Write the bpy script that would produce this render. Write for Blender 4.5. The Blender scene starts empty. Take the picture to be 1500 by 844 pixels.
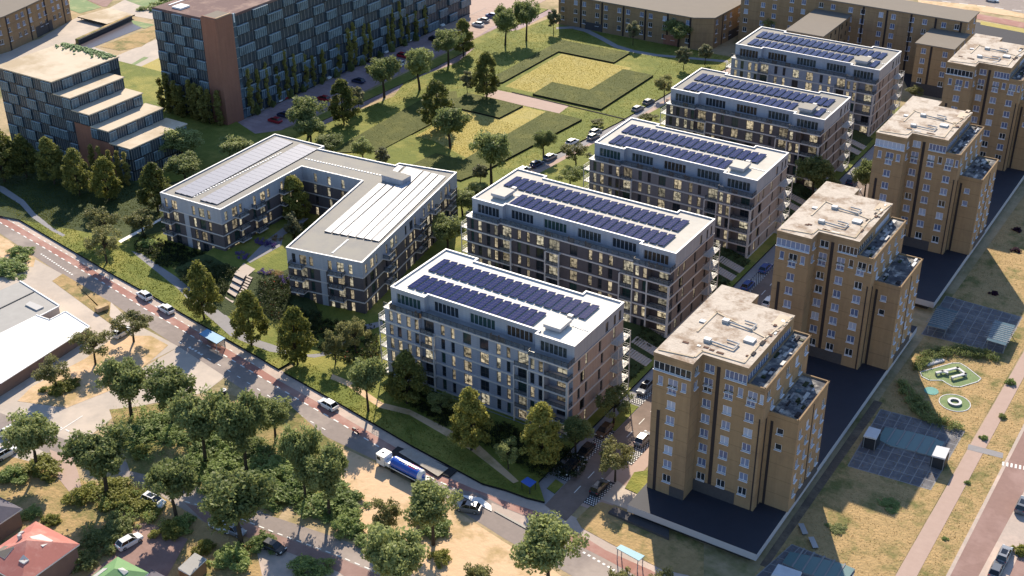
import bpy, bmesh, math, random
from mathutils import Vector, Matrix, Quaternion
random.seed(7)
S = bpy.context.scene
COL = S.collection
R = math.radians
# ------------------------------------------------------------------ camera (metres, X along the blocks, Y away, Z up)
F = 1884.3
FW = Vector((-0.47347162, 0.73044922, -0.49220784))
RT = Vector((0.84154688, 0.54012554, -0.00795251))
UP = Vector((-0.26004512, 0.41798126, 0.87044138))
CAM = Vector((0, 0, 138.2))
cam_d = bpy.data.cameras.new('camera'); cam = bpy.data.objects.new('camera', cam_d); COL.objects.link(cam)
cam.matrix_world = Matrix(((RT.x, UP.x, -FW.x, CAM.x), (RT.y, UP.y, -FW.y, CAM.y), (RT.z, UP.z, -FW.z, CAM.z), (0, 0, 0, 1)))
cam_d.sensor_width = 36; cam_d.lens = 36 * F / 1500; cam_d.clip_end = 4000; cam_d.clip_start = 1
S.camera = cam

def G(u, v, z=0.0):                     # surveyed point: where the sight line of (u, v) meets the level z
    d = FW * F + RT * (u - 750) - UP * (v - 422)
    t = (z - CAM.z) / d.z
    return CAM + d * t
def height_at(b, v):                    # height of something standing at b whose top shows at row v
    d = b - CAM; k = v - 422
    return -(F * d.dot(UP) + k * d.dot(FW)) / (F * UP.z + k * FW.z)

# ------------------------------------------------------------------ materials
def mat(name, c, rough=.8, c2=None, scale=1.0, c3=None, scale3=.1, bump=0, metal=0, spec=.3, detail=8, contrast=.25, bscale=None):
    m = bpy.data.materials.new(name); m.use_nodes = True
    nt = m.node_tree; N = nt.nodes; L = nt.links
    b = N['Principled BSDF']
    b.inputs['Roughness'].default_value = rough; b.inputs['Metallic'].default_value = metal
    b.inputs['Specular IOR Level'].default_value = spec
    b.inputs['Base Color'].default_value = (*c, 1)
    if c2 or bump:
        geo = N.new('ShaderNodeNewGeometry')
    if c2:
        def noise(sc, lo, hi, det):
            n = N.new('ShaderNodeTexNoise'); n.inputs['Scale'].default_value = sc; n.inputs['Detail'].default_value = det
            n.inputs['Roughness'].default_value = .7
            L.new(geo.outputs['Position'], n.inputs['Vector'])
            r = N.new('ShaderNodeMapRange'); r.inputs['From Min'].default_value = lo; r.inputs['From Max'].default_value = hi
            L.new(n.outputs['Fac'], r.inputs['Value']); return r.outputs['Result']
        mx = N.new('ShaderNodeMix'); mx.data_type = 'RGBA'
        mx.inputs['A'].default_value = (*c, 1); mx.inputs['B'].default_value = (*c2, 1)
        L.new(noise(scale, .5 - contrast, .5 + contrast, detail), mx.inputs['Factor'])
        out = mx.outputs['Result']
        if c3:
            m2 = N.new('ShaderNodeMix'); m2.data_type = 'RGBA'
            m2.inputs['B'].default_value = (*c3, 1); L.new(out, m2.inputs['A'])
            L.new(noise(scale3, .48, .64, 5), m2.inputs['Factor']); out = m2.outputs['Result']
        L.new(out, b.inputs['Base Color'])
    if bump:
        n = N.new('ShaderNodeTexNoise'); n.inputs['Scale'].default_value = bscale or scale * 3; n.inputs['Detail'].default_value = 4
        L.new(geo.outputs['Position'], n.inputs['Vector'])
        bp = N.new('ShaderNodeBump'); bp.inputs['Strength'].default_value = min(1, bump); bp.inputs['Distance'].default_value = .3
        L.new(n.outputs['Fac'], bp.inputs['Height']); L.new(bp.outputs['Normal'], b.inputs['Normal'])
    return m
def leaf_mat(name, c, c2, scale=.35):
    m = bpy.data.materials.new(name); m.use_nodes = True
    nt = m.node_tree; N = nt.nodes; L = nt.links
    N.remove(N['Principled BSDF'])
    tc = N.new('ShaderNodeNewGeometry')
    n = N.new('ShaderNodeTexNoise'); n.inputs['Scale'].default_value = scale; n.inputs['Detail'].default_value = 3
    L.new(tc.outputs['Position'], n.inputs['Vector'])
    oi = N.new('ShaderNodeObjectInfo')
    ad = N.new('ShaderNodeMath'); ad.operation = 'MULTIPLY_ADD'; ad.inputs[1].default_value = .45
    L.new(oi.outputs['Random'], ad.inputs[0]); L.new(n.outputs['Fac'], ad.inputs[2])
    ri = N.new('ShaderNodeMath'); ri.operation = 'MULTIPLY_ADD'; ri.inputs[1].default_value = .45
    L.new(tc.outputs['Random Per Island'], ri.inputs[0]); L.new(ad.outputs[0], ri.inputs[2])
    mr = N.new('ShaderNodeMapRange'); mr.inputs['From Min'].default_value = .5; mr.inputs['From Max'].default_value = 1.3
    L.new(ri.outputs[0], mr.inputs['Value'])
    mx = N.new('ShaderNodeMix'); mx.data_type = 'RGBA'; mx.inputs['A'].default_value = (*c, 1); mx.inputs['B'].default_value = (*c2, 1)
    L.new(mr.outputs['Result'], mx.inputs['Factor'])
    d = N.new('ShaderNodeBsdfPrincipled'); d.inputs['Roughness'].default_value = .55; d.inputs['Specular IOR Level'].default_value = .25
    t = N.new('ShaderNodeBsdfTranslucent'); ms = N.new('ShaderNodeMixShader'); ms.inputs[0].default_value = .5
    L.new(mx.outputs['Result'], d.inputs['Base Color']); L.new(mx.outputs['Result'], t.inputs['Color'])
    L.new(d.outputs[0], ms.inputs[1]); L.new(t.outputs[0], ms.inputs[2]); L.new(ms.outputs[0], N['Material Output'].inputs['Surface'])
    return m
def pane_mat(name, c, emit=None, e=0, rough=.08):
    m = bpy.data.materials.new(name); m.use_nodes = True
    nt = m.node_tree; N = nt.nodes; L = nt.links; b = N['Principled BSDF']
    b.inputs['Base Color'].default_value = (*c, 1); b.inputs['Roughness'].default_value = rough; b.inputs['Specular IOR Level'].default_value = .5
    if emit:
        tc = N.new('ShaderNodeNewGeometry'); oi = N.new('ShaderNodeObjectInfo')
        n = N.new('ShaderNodeTexNoise'); n.inputs['Scale'].default_value = 1.3; n.inputs['Detail'].default_value = 3; n.inputs['Roughness'].default_value = .7
        L.new(tc.outputs['Position'], n.inputs['Vector'])
        mr = N.new('ShaderNodeMapRange'); mr.inputs['From Min'].default_value = .38; mr.inputs['From Max'].default_value = .58
        mr.inputs['To Min'].default_value = .06; mr.inputs['To Max'].default_value = 1
        L.new(n.outputs['Fac'], mr.inputs['Value'])
        mu = N.new('ShaderNodeMath'); mu.operation = 'MULTIPLY'; L.new(mr.outputs['Result'], mu.inputs[0])
        m3 = N.new('ShaderNodeMapRange'); m3.inputs['To Min'].default_value = .35 * e; m3.inputs['To Max'].default_value = 1.3 * e
        L.new(oi.outputs['Random'], m3.inputs['Value']); L.new(m3.outputs['Result'], mu.inputs[1])
        b.inputs['Emission Color'].default_value = (*emit, 1); L.new(mu.outputs[0], b.inputs['Emission Strength'])
    return m
M = {}
def dm(k, *a, **kw): M[k] = mat(k, *a, **kw)
dm('dry_ground', (.50, .37, .23), .95, (.33, .26, .15), .35, (.17, .16, .06), .045, bump=.5, bscale=1.5)
dm('dry_grass', (.50, .34, .165), .95, (.30, .215, .10), .55, (.15, .15, .05), .15, bump=.6, bscale=2)
dm('sand', (.70, .49, .31), .95, (.58, .41, .26), .4, (.40, .29, .14), .1, bump=.3)
dm('lawn', (.18, .20, .034), .9, (.11, .14, .024), .5, (.28, .26, .06), .07, bump=.7, bscale=3)
dm('lawn_dry', (.20, .17, .055), .95, (.11, .125, .035), .5, (.36, .26, .12), .12, bump=.7, bscale=2)
dm('lawn_light', (.46, .375, .115), .9, (.35, .295, .08), .6, (.40, .34, .12), .1, bump=.7, bscale=3)
dm('lawn_dark', (.088, .10, .018), .9, (.062, .076, .013), .7, (.12, .125, .026), .15, bump=.8, bscale=3)
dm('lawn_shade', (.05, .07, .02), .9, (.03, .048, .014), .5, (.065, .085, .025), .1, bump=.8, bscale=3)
dm('shade_edge', (.012, .012, .014), .95)  # near-black sides of raised slabs, their shade put into the colour
dm('asphalt', (.30, .25, .23), .9, (.225, .19, .175), .8, (.38, .32, .285), .06)
dm('asphalt_dark', (.055, .055, .065), .9, (.04, .04, .05), 1)
dm('concrete_road', (.50, .43, .37), .9, (.41, .355, .31), .5, (.56, .475, .40), .07)
dm('paving', (.50, .41, .355), .9, (.40, .33, .29), 1.2, (.62, .48, .41), .08)
dm('path_grey', (.30, .29, .30), .9, (.25, .24, .25), 1)
dm('pink_path', (.46, .34, .29), .9, (.40, .29, .245), .7)
dm('red_lane', (.36, .185, .155), .9, (.30, .145, .12), .8, (.44, .28, .24), .1)
dm('brick_road', (.30, .19, .165), .9, (.245, .155, .135), 1.0, (.34, .225, .20), .1)
dm('street_brick', (.215, .16, .135), .9, (.165, .125, .105), 1.0, (.25, .19, .16), .1)
dm('lot_brick', (.37, .27, .285), .9, (.29, .21, .22), 1.0, (.44, .33, .34), .12)
dm('white_paint', (.75, .74, .72), .7)
dm('plaza', (.15, .148, .165), .85, (.095, .095, .11), .7, (.21, .205, .21), .25)
dm('joint', (.26, .255, .26), .9)
dm('dirt', (.15, .115, .09), .95, (.10, .08, .065), .6, (.22, .17, .12), .2, bump=.5, bscale=2)
dm('water_blue', (.10, .19, .20), .3)
dm('canal', (.045, .035, .05), .3)
# buildings
dm('brick_pale_skylit', (.32, .335, .40), .9, (.28, .295, .355), 1.5)  # sky blue of the shaded front tinted into the brick
dm('brick_end_bounce', (.43, .33, .29), .9, (.38, .285, .25), 1.2)  # end wall of that brick, warm bounce light tinted in
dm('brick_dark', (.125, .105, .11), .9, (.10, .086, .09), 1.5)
dm('brick_dark_end_bounce', (.235, .19, .175), .9, (.20, .16, .145), 1.5)  # end copy of the dark brick, bounce light tinted in
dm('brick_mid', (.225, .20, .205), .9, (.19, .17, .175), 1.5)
dm('brick_mid_end_bounce', (.36, .30, .275), .9, (.32, .265, .245), 1.5)  # end copy of the mid brick, bounce light tinted in
dm('panel_grey', (.40, .41, .46), .6, (.365, .375, .42), .8)
dm('band', (.56, .52, .50), .7)
dm('roof_white', (.78, .75, .69), .8, (.72, .69, .63), .3, (.66, .63, .57), .12)
dm('roof_pale', (.56, .53, .475), .8, (.51, .48, .43), .3, (.46, .44, .40), .12)
dm('roof_grey', (.31, .29, .25), .85, (.29, .275, .255), .3, (.26, .25, .235), .15)
dm('coping', (.80, .79, .78), .5)
dm('solar', (.010, .016, .085), .12, metal=.0, spec=.05)
dm('solar_line', (.045, .052, .13), .5, spec=.03)
dm('solar_pale', (.215, .235, .31), .5, spec=.12)
dm('solar_pale_line', (.09, .10, .14), .6, spec=.1)
dm('solar_white', (.46, .47, .51), .5, (.42, .43, .47), .5, spec=.15)
dm('solar_white_line', (.40, .41, .46), .5)
dm('metal_dark', (.045, .047, .055), .5, metal=.3)
dm('metal_white', (.46, .45, .44), .5)
dm('metal_grey', (.35, .36, .38), .45, metal=.4)
dm('wood', (.30, .17, .09), .7, (.22, .12, .06), 2)
dm('frame_dark', (.05, .05, .055), .5)
dm('frame_white', (.74, .75, .80), .5)
dm('interior', (.03, .03, .03), .9)
dm('tower_brick', (.335, .23, .135), .9, (.29, .20, .115), .9, (.268, .184, .112), .16)
dm('tower_strip', (.035, .028, .03), .9)
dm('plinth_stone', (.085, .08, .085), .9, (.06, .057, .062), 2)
dm('tower_roof', (.62, .545, .465), .95, (.46, .395, .33), 1.1, (.30, .22, .16), .28, bump=.3)
dm('tower_terrace', (.12, .125, .14), .9, (.05, .05, .06), .5, (.42, .40, .37), .45, contrast=.1)
dm('rust', (.16, .085, .06), .95, (.10, .06, .045), 1)
dm('roof_taupe', (.21, .18, .15), .9, (.19, .165, .14), .4)
dm('roof_beige', (.62, .52, .40), .9, (.55, .46, .35), .3, (.42, .33, .22), .06)
dm('roof_brown', (.17, .105, .10), .9, (.13, .08, .08), .3, (.28, .19, .16), .15)
dm('core_brick', (.33, .155, .105), .9, (.28, .13, .09), .8)
dm('glass_wall', (.06, .082, .105), .3, (.04, .055, .075), .8)
dm('glass_panel', (.14, .195, .24), .25, (.08, .12, .155), .9, (.055, .08, .105), .25)
dm('fin', (.36, .45, .50), .5)
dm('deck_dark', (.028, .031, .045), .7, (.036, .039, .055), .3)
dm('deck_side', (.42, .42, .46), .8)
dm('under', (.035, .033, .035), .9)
dm('step', (.50, .42, .36), .85, (.44, .37, .32), 1.5)
dm('trunk', (.055, .042, .03), .9, (.035, .027, .02), 3)
dm('corrugated', (.36, .35, .335), .6, (.30, .29, .28), .6)
dm('roof_bright', (.86, .84, .81), .7, (.80, .78, .74), .2)
dm('wall_brick', (.25, .17, .14), .9, (.19, .13, .11), 1)
dm('wall_white', (.55, .50, .45), .8)
dm('roof_red', (.46, .17, .14), .8, (.38, .14, .115), .5, (.52, .25, .21), .2)
dm('roof_green', (.16, .30, .13), .7, (.12, .24, .10), .6)
dm('roof_slate', (.12, .11, .14), .8, (.08, .075, .10), .6)
dm('turf_green', (.20, .27, .12), .9, (.15, .22, .10), .6, (.29, .32, .16), .2)
dm('teal', (.12, .35, .32), .7, (.10, .28, .26), 1)
dm('blue_sheet', (.05, .13, .50), .5)
dm('sky_sheet', (.22, .42, .62), .5, (.16, .33, .52), .5)
dm('teal_sheet', (.14, .38, .50), .5, (.10, .30, .40), .7)
dm('glass_roof', (.09, .15, .18), .25, (.05, .09, .115), .8)
dm('canopy_white', (.62, .63, .66), .6, (.5, .5, .53), .7)
dm('plank', (.44, .40, .35), .9, (.30, .27, .235), .9)
dm('tyre', (.015, .015, .015), .8)
dm('car_glass', (.012, .014, .018), .08, spec=.6)
dm('lamp_glass', (.8, .8, .78), .2)
dm('lamp_red', (.35, .02, .02), .3)
for k, c in dict(white=(.78, .78, .77), silver=(.26, .27, .29), grey=(.16, .17, .19), black=(.018, .018, .02), red=(.32, .02, .03), blue=(.05, .10, .28), navy=(.02, .03, .08), brown=(.10, .06, .04)).items():
    dm('paint_' + k, c, .22, spec=.6, metal=.15 if k in ('silver', 'grey') else 0)
dm('tank_blue', (.02, .10, .50), .25, spec=.6)
dm('letter_white', (.8, .8, .8), .5); dm('letter_red', (.60, .04, .04), .5)
M['glass_rail'] = mat('glass_rail', (.10, .12, .14), .15)
M['glass_rail'].node_tree.nodes['Principled BSDF'].inputs['Alpha'].default_value = .45
M['pane_dark'] = pane_mat('pane_dark', (.022, .028, .036))
M['pane_warm'] = pane_mat('pane_warm', (.05, .045, .03), (1, .82, .54), .38)
M['pane_pale'] = pane_mat('pane_pale', (.10, .10, .08), (1, .88, .62), .40)
M['pane_pent'] = mat('pane_pent', (.075, .085, .08), .12, (.03, .035, .036), 1.2, spec=.5, contrast=.1)
M['pane_curtain'] = mat('pane_curtain', (.10, .06, .035), .4, (.03, .028, .025), 1.5, contrast=.08)
M['pane_teal'] = pane_mat('pane_teal', (.03, .06, .055))
M['pane_blind'] = pane_mat('pane_blind', (.36, .41, .54), rough=.4)
M['pane_mid'] = pane_mat('pane_mid', (.19, .235, .37), rough=.25)
M['pane_blue'] = pane_mat('pane_blue', (.10, .135, .25), rough=.15)
# brick courses, floor joints and rain streaks on the towers
def weather(m, joint=2.93, off=.0, amt=.82):
    nt = m.node_tree; N = nt.nodes; L = nt.links; b = N['Principled BSDF']; src = b.inputs['Base Color'].links[0].from_socket
    g = N.new('ShaderNodeNewGeometry'); mp = N.new('ShaderNodeMapping'); mp.inputs['Scale'].default_value = (1.4, 1.4, .1); L.new(g.outputs['Position'], mp.inputs['Vector'])
    n = N.new('ShaderNodeTexNoise'); n.inputs['Scale'].default_value = 1; n.inputs['Detail'].default_value = 6; L.new(mp.outputs[0], n.inputs['Vector'])
    r = N.new('ShaderNodeMapRange'); r.inputs['From Min'].default_value = .35; r.inputs['From Max'].default_value = .65; r.inputs['To Min'].default_value = .92; r.inputs['To Max'].default_value = 1.05; L.new(n.outputs['Fac'], r.inputs['Value'])
    s = N.new('ShaderNodeSeparateXYZ'); L.new(g.outputs['Position'], s.inputs[0])
    md = N.new('ShaderNodeMath'); md.operation = 'FLOORED_MODULO'; md.inputs[1].default_value = joint; ad = N.new('ShaderNodeMath'); ad.inputs[1].default_value = off
    L.new(s.outputs['Z'], ad.inputs[0]); L.new(ad.outputs[0], md.inputs[0])
    lt = N.new('ShaderNodeMath'); lt.operation = 'LESS_THAN'; lt.inputs[1].default_value = .16; L.new(md.outputs[0], lt.inputs[0])
    m2 = N.new('ShaderNodeMapRange'); m2.inputs['To Min'].default_value = 1; m2.inputs['To Max'].default_value = amt; L.new(lt.outputs[0], m2.inputs['Value'])
    mu = N.new('ShaderNodeMath'); mu.operation = 'MULTIPLY'; L.new(r.outputs[0], mu.inputs[0]); L.new(m2.outputs[0], mu.inputs[1])
    v = N.new('ShaderNodeVectorMath'); v.operation = 'SCALE'; L.new(src, v.inputs[0]); L.new(mu.outputs[0], v.inputs['Scale']); L.new(v.outputs[0], b.inputs['Base Color'])
weather(M['tower_brick'], 2.93, .6); 
for k_ in ('brick_pale_skylit', 'brick_dark', 'brick_mid', 'brick_end_bounce', 'brick_dark_end_bounce', 'brick_mid_end_bounce', 'core_brick', 'panel_grey'): weather(M[k_], .45, .0, .94)
# foliage
M['leaf_grass'] = leaf_mat('leaf_grass', (.10, .125, .022), (.24, .24, .055), .08)
M['leaf_grass_dark'] = leaf_mat('leaf_grass_dark', (.075, .085, .015), (.12, .13, .026), .08)
M['leaf_grass_pale'] = leaf_mat('leaf_grass_pale', (.34, .285, .07), (.50, .41, .13), .08)
M['leaf_grass_dry'] = leaf_mat('leaf_grass_dry', (.26, .20, .085), (.52, .36, .18), .12)
M['leaf_oak'] = leaf_mat('leaf_oak', (.135, .17, .06), (.36, .40, .16))
M['leaf_linden'] = leaf_mat('leaf_linden', (.14, .152, .034), (.40, .38, .10))
M['leaf_linden_dark'] = leaf_mat('leaf_linden_dark', (.08, .10, .028), (.26, .265, .075))
M['leaf_olive'] = leaf_mat('leaf_olive', (.13, .14, .055), (.33, .32, .135))
M['leaf_ball'] = leaf_mat('leaf_ball', (.13, .145, .08), (.29, .29, .17))
M['leaf_poplar'] = leaf_mat('leaf_poplar', (.18, .18, .05), (.42, .38, .12))
M['leaf_bush'] = leaf_mat('leaf_bush', (.115, .175, .055), (.35, .43, .155))
M['leaf_bush_gold'] = leaf_mat('leaf_bush_gold', (.135, .155, .035), (.36, .36, .10))
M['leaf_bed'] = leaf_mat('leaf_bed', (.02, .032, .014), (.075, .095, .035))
M['flower_violet'] = leaf_mat('flower_violet', (.09, .06, .22), (.20, .14, .42), 1)
M['flower_red'] = leaf_mat('flower_red', (.35, .03, .02), (.45, .08, .05), 1)
M['leaf_tan'] = leaf_mat('leaf_tan', (.30, .20, .09), (.50, .35, .18), 1)
M['leaf_purple'] = leaf_mat('leaf_purple', (.03, .012, .03), (.08, .03, .06), 1)

# ------------------------------------------------------------------ mesh builder
class MB:
    def __init__(s): s.v = []; s.f = []; s.m = []; s.mats = []
    def mi(s, k):
        if k not in s.mats: s.mats.append(k)
        return s.mats.index(k)
    def face(s, pts, k):
        n = len(s.v); s.v += [tuple(p) for p in pts]; s.f.append(tuple(range(n, n + len(pts)))); s.m.append(s.mi(k)); return s
    def box(s, x0, x1, y0, y1, z0, z1, k, top=None):
        a, b, c, d = (x0, y0), (x1, y0), (x1, y1), (x0, y1)
        return s.prism([a, b, c, d], z0, z1, k, top or k)
    def prism(s, poly, z0, z1, k, top=None, bottom=True):
        n = len(poly); A = sum(poly[i][0] * poly[(i + 1) % n][1] - poly[(i + 1) % n][0] * poly[i][1] for i in range(n))
        if A < 0: poly = poly[::-1]
        for i in range(n):
            p, q = poly[i], poly[(i + 1) % n]
            s.face([(p[0], p[1], z0), (q[0], q[1], z0), (q[0], q[1], z1), (p[0], p[1], z1)], k)
        s.face([(p[0], p[1], z1) for p in poly], top or k)
        if bottom: s.face([(p[0], p[1], z0) for p in poly][::-1], k)
        return s
    def obox(s, o, d, w, dep, z0, z1, k):     # box on a line: origin o, unit dir d, width w along it, depth outward (right-hand side)
        n = (d[1], -d[0])
        p = [(o[0], o[1]), (o[0] + d[0] * w, o[1] + d[1] * w)]
        return s.prism([p[0], p[1], (p[1][0] + n[0] * dep, p[1][1] + n[1] * dep), (p[0][0] + n[0] * dep, p[0][1] + n[1] * dep)], z0, z1, k)
    def tube(s, a, b, r0, r1, k, n=6):
        a = Vector(a); b = Vector(b); d = (b - a).normalized()
        u = d.orthogonal().normalized(); w = d.cross(u)
        ra = [a + (u * math.cos(2 * math.pi * i / n) + w * math.sin(2 * math.pi * i / n)) * r0 for i in range(n)]
        rb = [b + (u * math.cos(2 * math.pi * i / n) + w * math.sin(2 * math.pi * i / n)) * r1 for i in range(n)]
        for i in range(n):
            j = (i + 1) % n; s.face([ra[i], ra[j], rb[j], rb[i]], k)
        s.face(ra[::-1], k); s.face(rb, k); return s
    def facade(s, p0, p1, z0, z1, holes, k, dep=.28):
        p0 = Vector((p0[0], p0[1])); p1 = Vector((p1[0], p1[1])); W = (p1 - p0).length; d = (p1 - p0) / W; n = Vector((d.y, -d.x))
        P = lambda a, z, o=0: (p0.x + d.x * a - n.x * o, p0.y + d.y * a - n.y * o, z)
        hs = [h for h in holes if h[0] >= -1e-6 and h[1] <= W + 1e-6]
        X = sorted(set([0, W] + [round(h[0], 4) for h in hs] + [round(h[1], 4) for h in hs]))
        for a, b in zip(X[:-1], X[1:]):
            if b - a < 1e-4: continue
            c = (a + b) / 2
            hh = sorted([(h[2], h[3]) for h in hs if h[0] < c < h[1]])
            z = z0
            for lo, hi in hh:
                if lo > z: s.face([P(a, z), P(b, z), P(b, lo), P(a, lo)], k)
                z = max(z, hi)
            if z1 > z: s.face([P(a, z), P(b, z), P(b, z1), P(a, z1)], k)
        for a, b, lo, hi in hs:
            s.face([P(a, lo), P(b, lo), P(b, lo, dep), P(a, lo, dep)], k)
            s.face([P(a, hi, dep), P(b, hi, dep), P(b, hi), P(a, hi)], k)
            s.face([P(a, lo), P(a, lo, dep), P(a, hi, dep), P(a, hi)], k)
            s.face([P(b, lo, dep), P(b, lo), P(b, hi), P(b, hi, dep)], k)
            s.face([P(a, lo, dep), P(b, lo, dep), P(b, hi, dep), P(a, hi, dep)], 'interior')
        return s
    def mesh(s, name, weld=False):
        me = bpy.data.meshes.new(name); me.from_pydata(s.v, [], s.f); me.update()
        for k in s.mats: me.materials.append(M[k])
        me.polygons.foreach_set('material_index', s.m)
        if any(len(f) > 4 for f in s.f):
            bm = bmesh.new(); bm.from_mesh(me)
            bmesh.ops.triangulate(bm, faces=[f for f in bm.faces if len(f.verts) > 4]); bm.to_mesh(me); bm.free()
        return me
    def build(s, name, parent=None, loc=(0, 0, 0), rot=0):
        return link(name, s.mesh(name), parent, loc, rot)
def link(name, me, parent=None, loc=(0, 0, 0), rot=0):
    o = bpy.data.objects.new(name, me); COL.objects.link(o); o.location = loc; o.rotation_euler.z = rot
    if parent: o.parent = parent
    return o
def tag(o, label=None, cat=None, group=None, kind=None):
    if label: o['label'] = label
    if cat: o['category'] = cat
    if group: o['group'] = group
    if kind: o['kind'] = kind
    return o
def thing(name, label, cat, loc=(0, 0, 0), rot=0, group=None):
    o = link(name, None, None, loc, rot); o.empty_display_size = .5
    return tag(o, label, cat, group)
def struct(name, mb): return tag(mb.build(name), kind='structure')
KIDS = {}
def kids(o):
    return list(o.children)
def copy_tree(o, parent=None):
    c = o.copy(); COL.objects.link(c); c.parent = parent
    for ch in kids(o): copy_tree(ch, c)
    return c
def recenter(pts): return [(p[0], p[1]) for p in pts]

# ------------------------------------------------------------------ windows
WIN = {}
def win_mesh(w, h, style):
    key = (round(w, 2), round(h, 2), style)
    if key in WIN: return WIN[key]
    fm = {'d': 'frame_dark', 'w': 'frame_white', 'p': 'panel_grey'}[style[0]]
    f = MB(); t = {'d': .07, 'w': .085, 'p': .13}[style[0]]; dp = .10
    x0, x1 = -w / 2, w / 2
    f.box(x0, x1, 0, dp, 0, t, fm).box(x0, x1, 0, dp, h - t, h, fm).box(x0, x0 + t, 0, dp, t, h - t, fm).box(x1 - t, x1, 0, dp, t, h - t, fm)
    n = int(style[1:]) if len(style) > 1 else 1
    for i in range(1, n):
        x = x0 + w * i / n; f.box(x - t * .45, x + t * .45, .01, dp, t, h - t, fm)
    if style[0] == 'd' and h > 2: f.box(x0 + t, x1 - t, .015, dp, h * .36, h * .36 + .06, fm)
    if style[0] == 'w': f.box(x0 - .06, x1 + .06, -.34, 0, -.07, -.004, 'frame_white')
    p = MB(); p.box(x0 + t, x1 - t, .045, .075, t, h - t, 'pane_dark')
    WIN[key] = (f.mesh('window'), p.mesh('pane')); return WIN[key]
def window(p0, p1, s, za, w, h, style, root, pane='pane_dark', dep=.28, name='window'):
    fm, pm = win_mesh(w, h, style)
    d = Vector((p1[0] - p0[0], p1[1] - p0[1])).normalized(); n = Vector((d.y, -d.x)); back = dep - .11
    o = link(name, fm, root, (p0[0] + d.x * (s + w / 2) - n.x * back, p0[1] + d.y * (s + w / 2) - n.y * back, za), math.atan2(d.y, d.x))
    q = link('pane', pm, o)
    if pane != 'pane_dark':
        q.material_slots[0].link = 'OBJECT'; q.material_slots[0].material = M[pane]
    return o
WR = random.Random(5)
def pent(): return WR.choice(['pane_pent', 'pane_teal', 'pane_pent', 'pane_curtain', 'pane_dark'])
def warm(p=.62):
    r = WR.random()
    return ('pane_warm' if r < p * .6 else 'pane_pale' if r < p else 'pane_teal' if r < p + .12 else 'pane_dark')
def twin_pane(): return WR.choice(['pane_blue', 'pane_blind', 'pane_blue', 'pane_mid', 'pane_blue', 'pane_mid', 'pane_dark'])
def rail_mb(mb, pts, z, h=1.05, post='metal_dark', glass='glass_rail', bars=False):
    for a, b in zip(pts[:-1], pts[1:]):
        a = Vector(a); b = Vector(b); L = (b - a).length; d = (b - a) / L; n = max(1, round(L / (.5 if bars else 1.3)))
        mb.obox((a.x, a.y), d, L, .05, z + h - .06, z + h, post)
        for i in range(n + 1):
            t = .045 if bars else .06
            p = a + d * min(L - t, max(0, L * i / n - t / 2)); mb.obox((p.x, p.y), d, t, .05, z, z + h - .06, post)
        if not bars: mb.obox((a.x + d.y * -.012, a.y + d.x * .012), d, L, .02, z + .08, z + h - .1, glass)
        else: mb.obox((a.x, a.y), d, L, .04, z + h * .5, z + h * .5 + .04, post)
    return mb
# ------------------------------------------------------------------ the five white-roofed apartment blocks
def panel_mesh(kind, kl, w, dp, tilt, cx, cy):
    m = MB(); c, s_ = math.cos(tilt), math.sin(tilt)
    P = lambda x, y, o: (x * c - o * s_, y, .18 + x * s_ + o * c)
    def slab(x0, x1, y0, y1, o0, o1, k):
        a = [P(x0, y0, o0), P(x1, y0, o0), P(x1, y1, o0), P(x0, y1, o0)]; b = [P(x0, y0, o1), P(x1, y0, o1), P(x1, y1, o1), P(x0, y1, o1)]
        m.face(a[::-1], 'metal_dark'); m.face(b, k)
        for i in range(4):
            j = (i + 1) % 4; m.face([a[i], a[j], b[j], b[i]], 'metal_dark')
    slab(0, w, 0, dp, 0, .05, kind)
    for i in range(1, cx): slab(w * i / cx - .025, w * i / cx + .025, 0, dp, .05, .056, kl)
    for j in range(1, cy): slab(0, w, dp * j / cy - .03, dp * j / cy + .03, .05, .058, kl)
    m.box(.1, .2, .1, dp - .1, 0, .2, 'metal_grey'); m.box(w - .3, w - .15, .1, dp - .1, 0, .18 + (w - .3) * s_, 'metal_grey')
    return m.mesh('solar_panel')
PANEL = panel_mesh('solar', 'solar_line', 1.56, 5.5, R(5), 2, 6)

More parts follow.
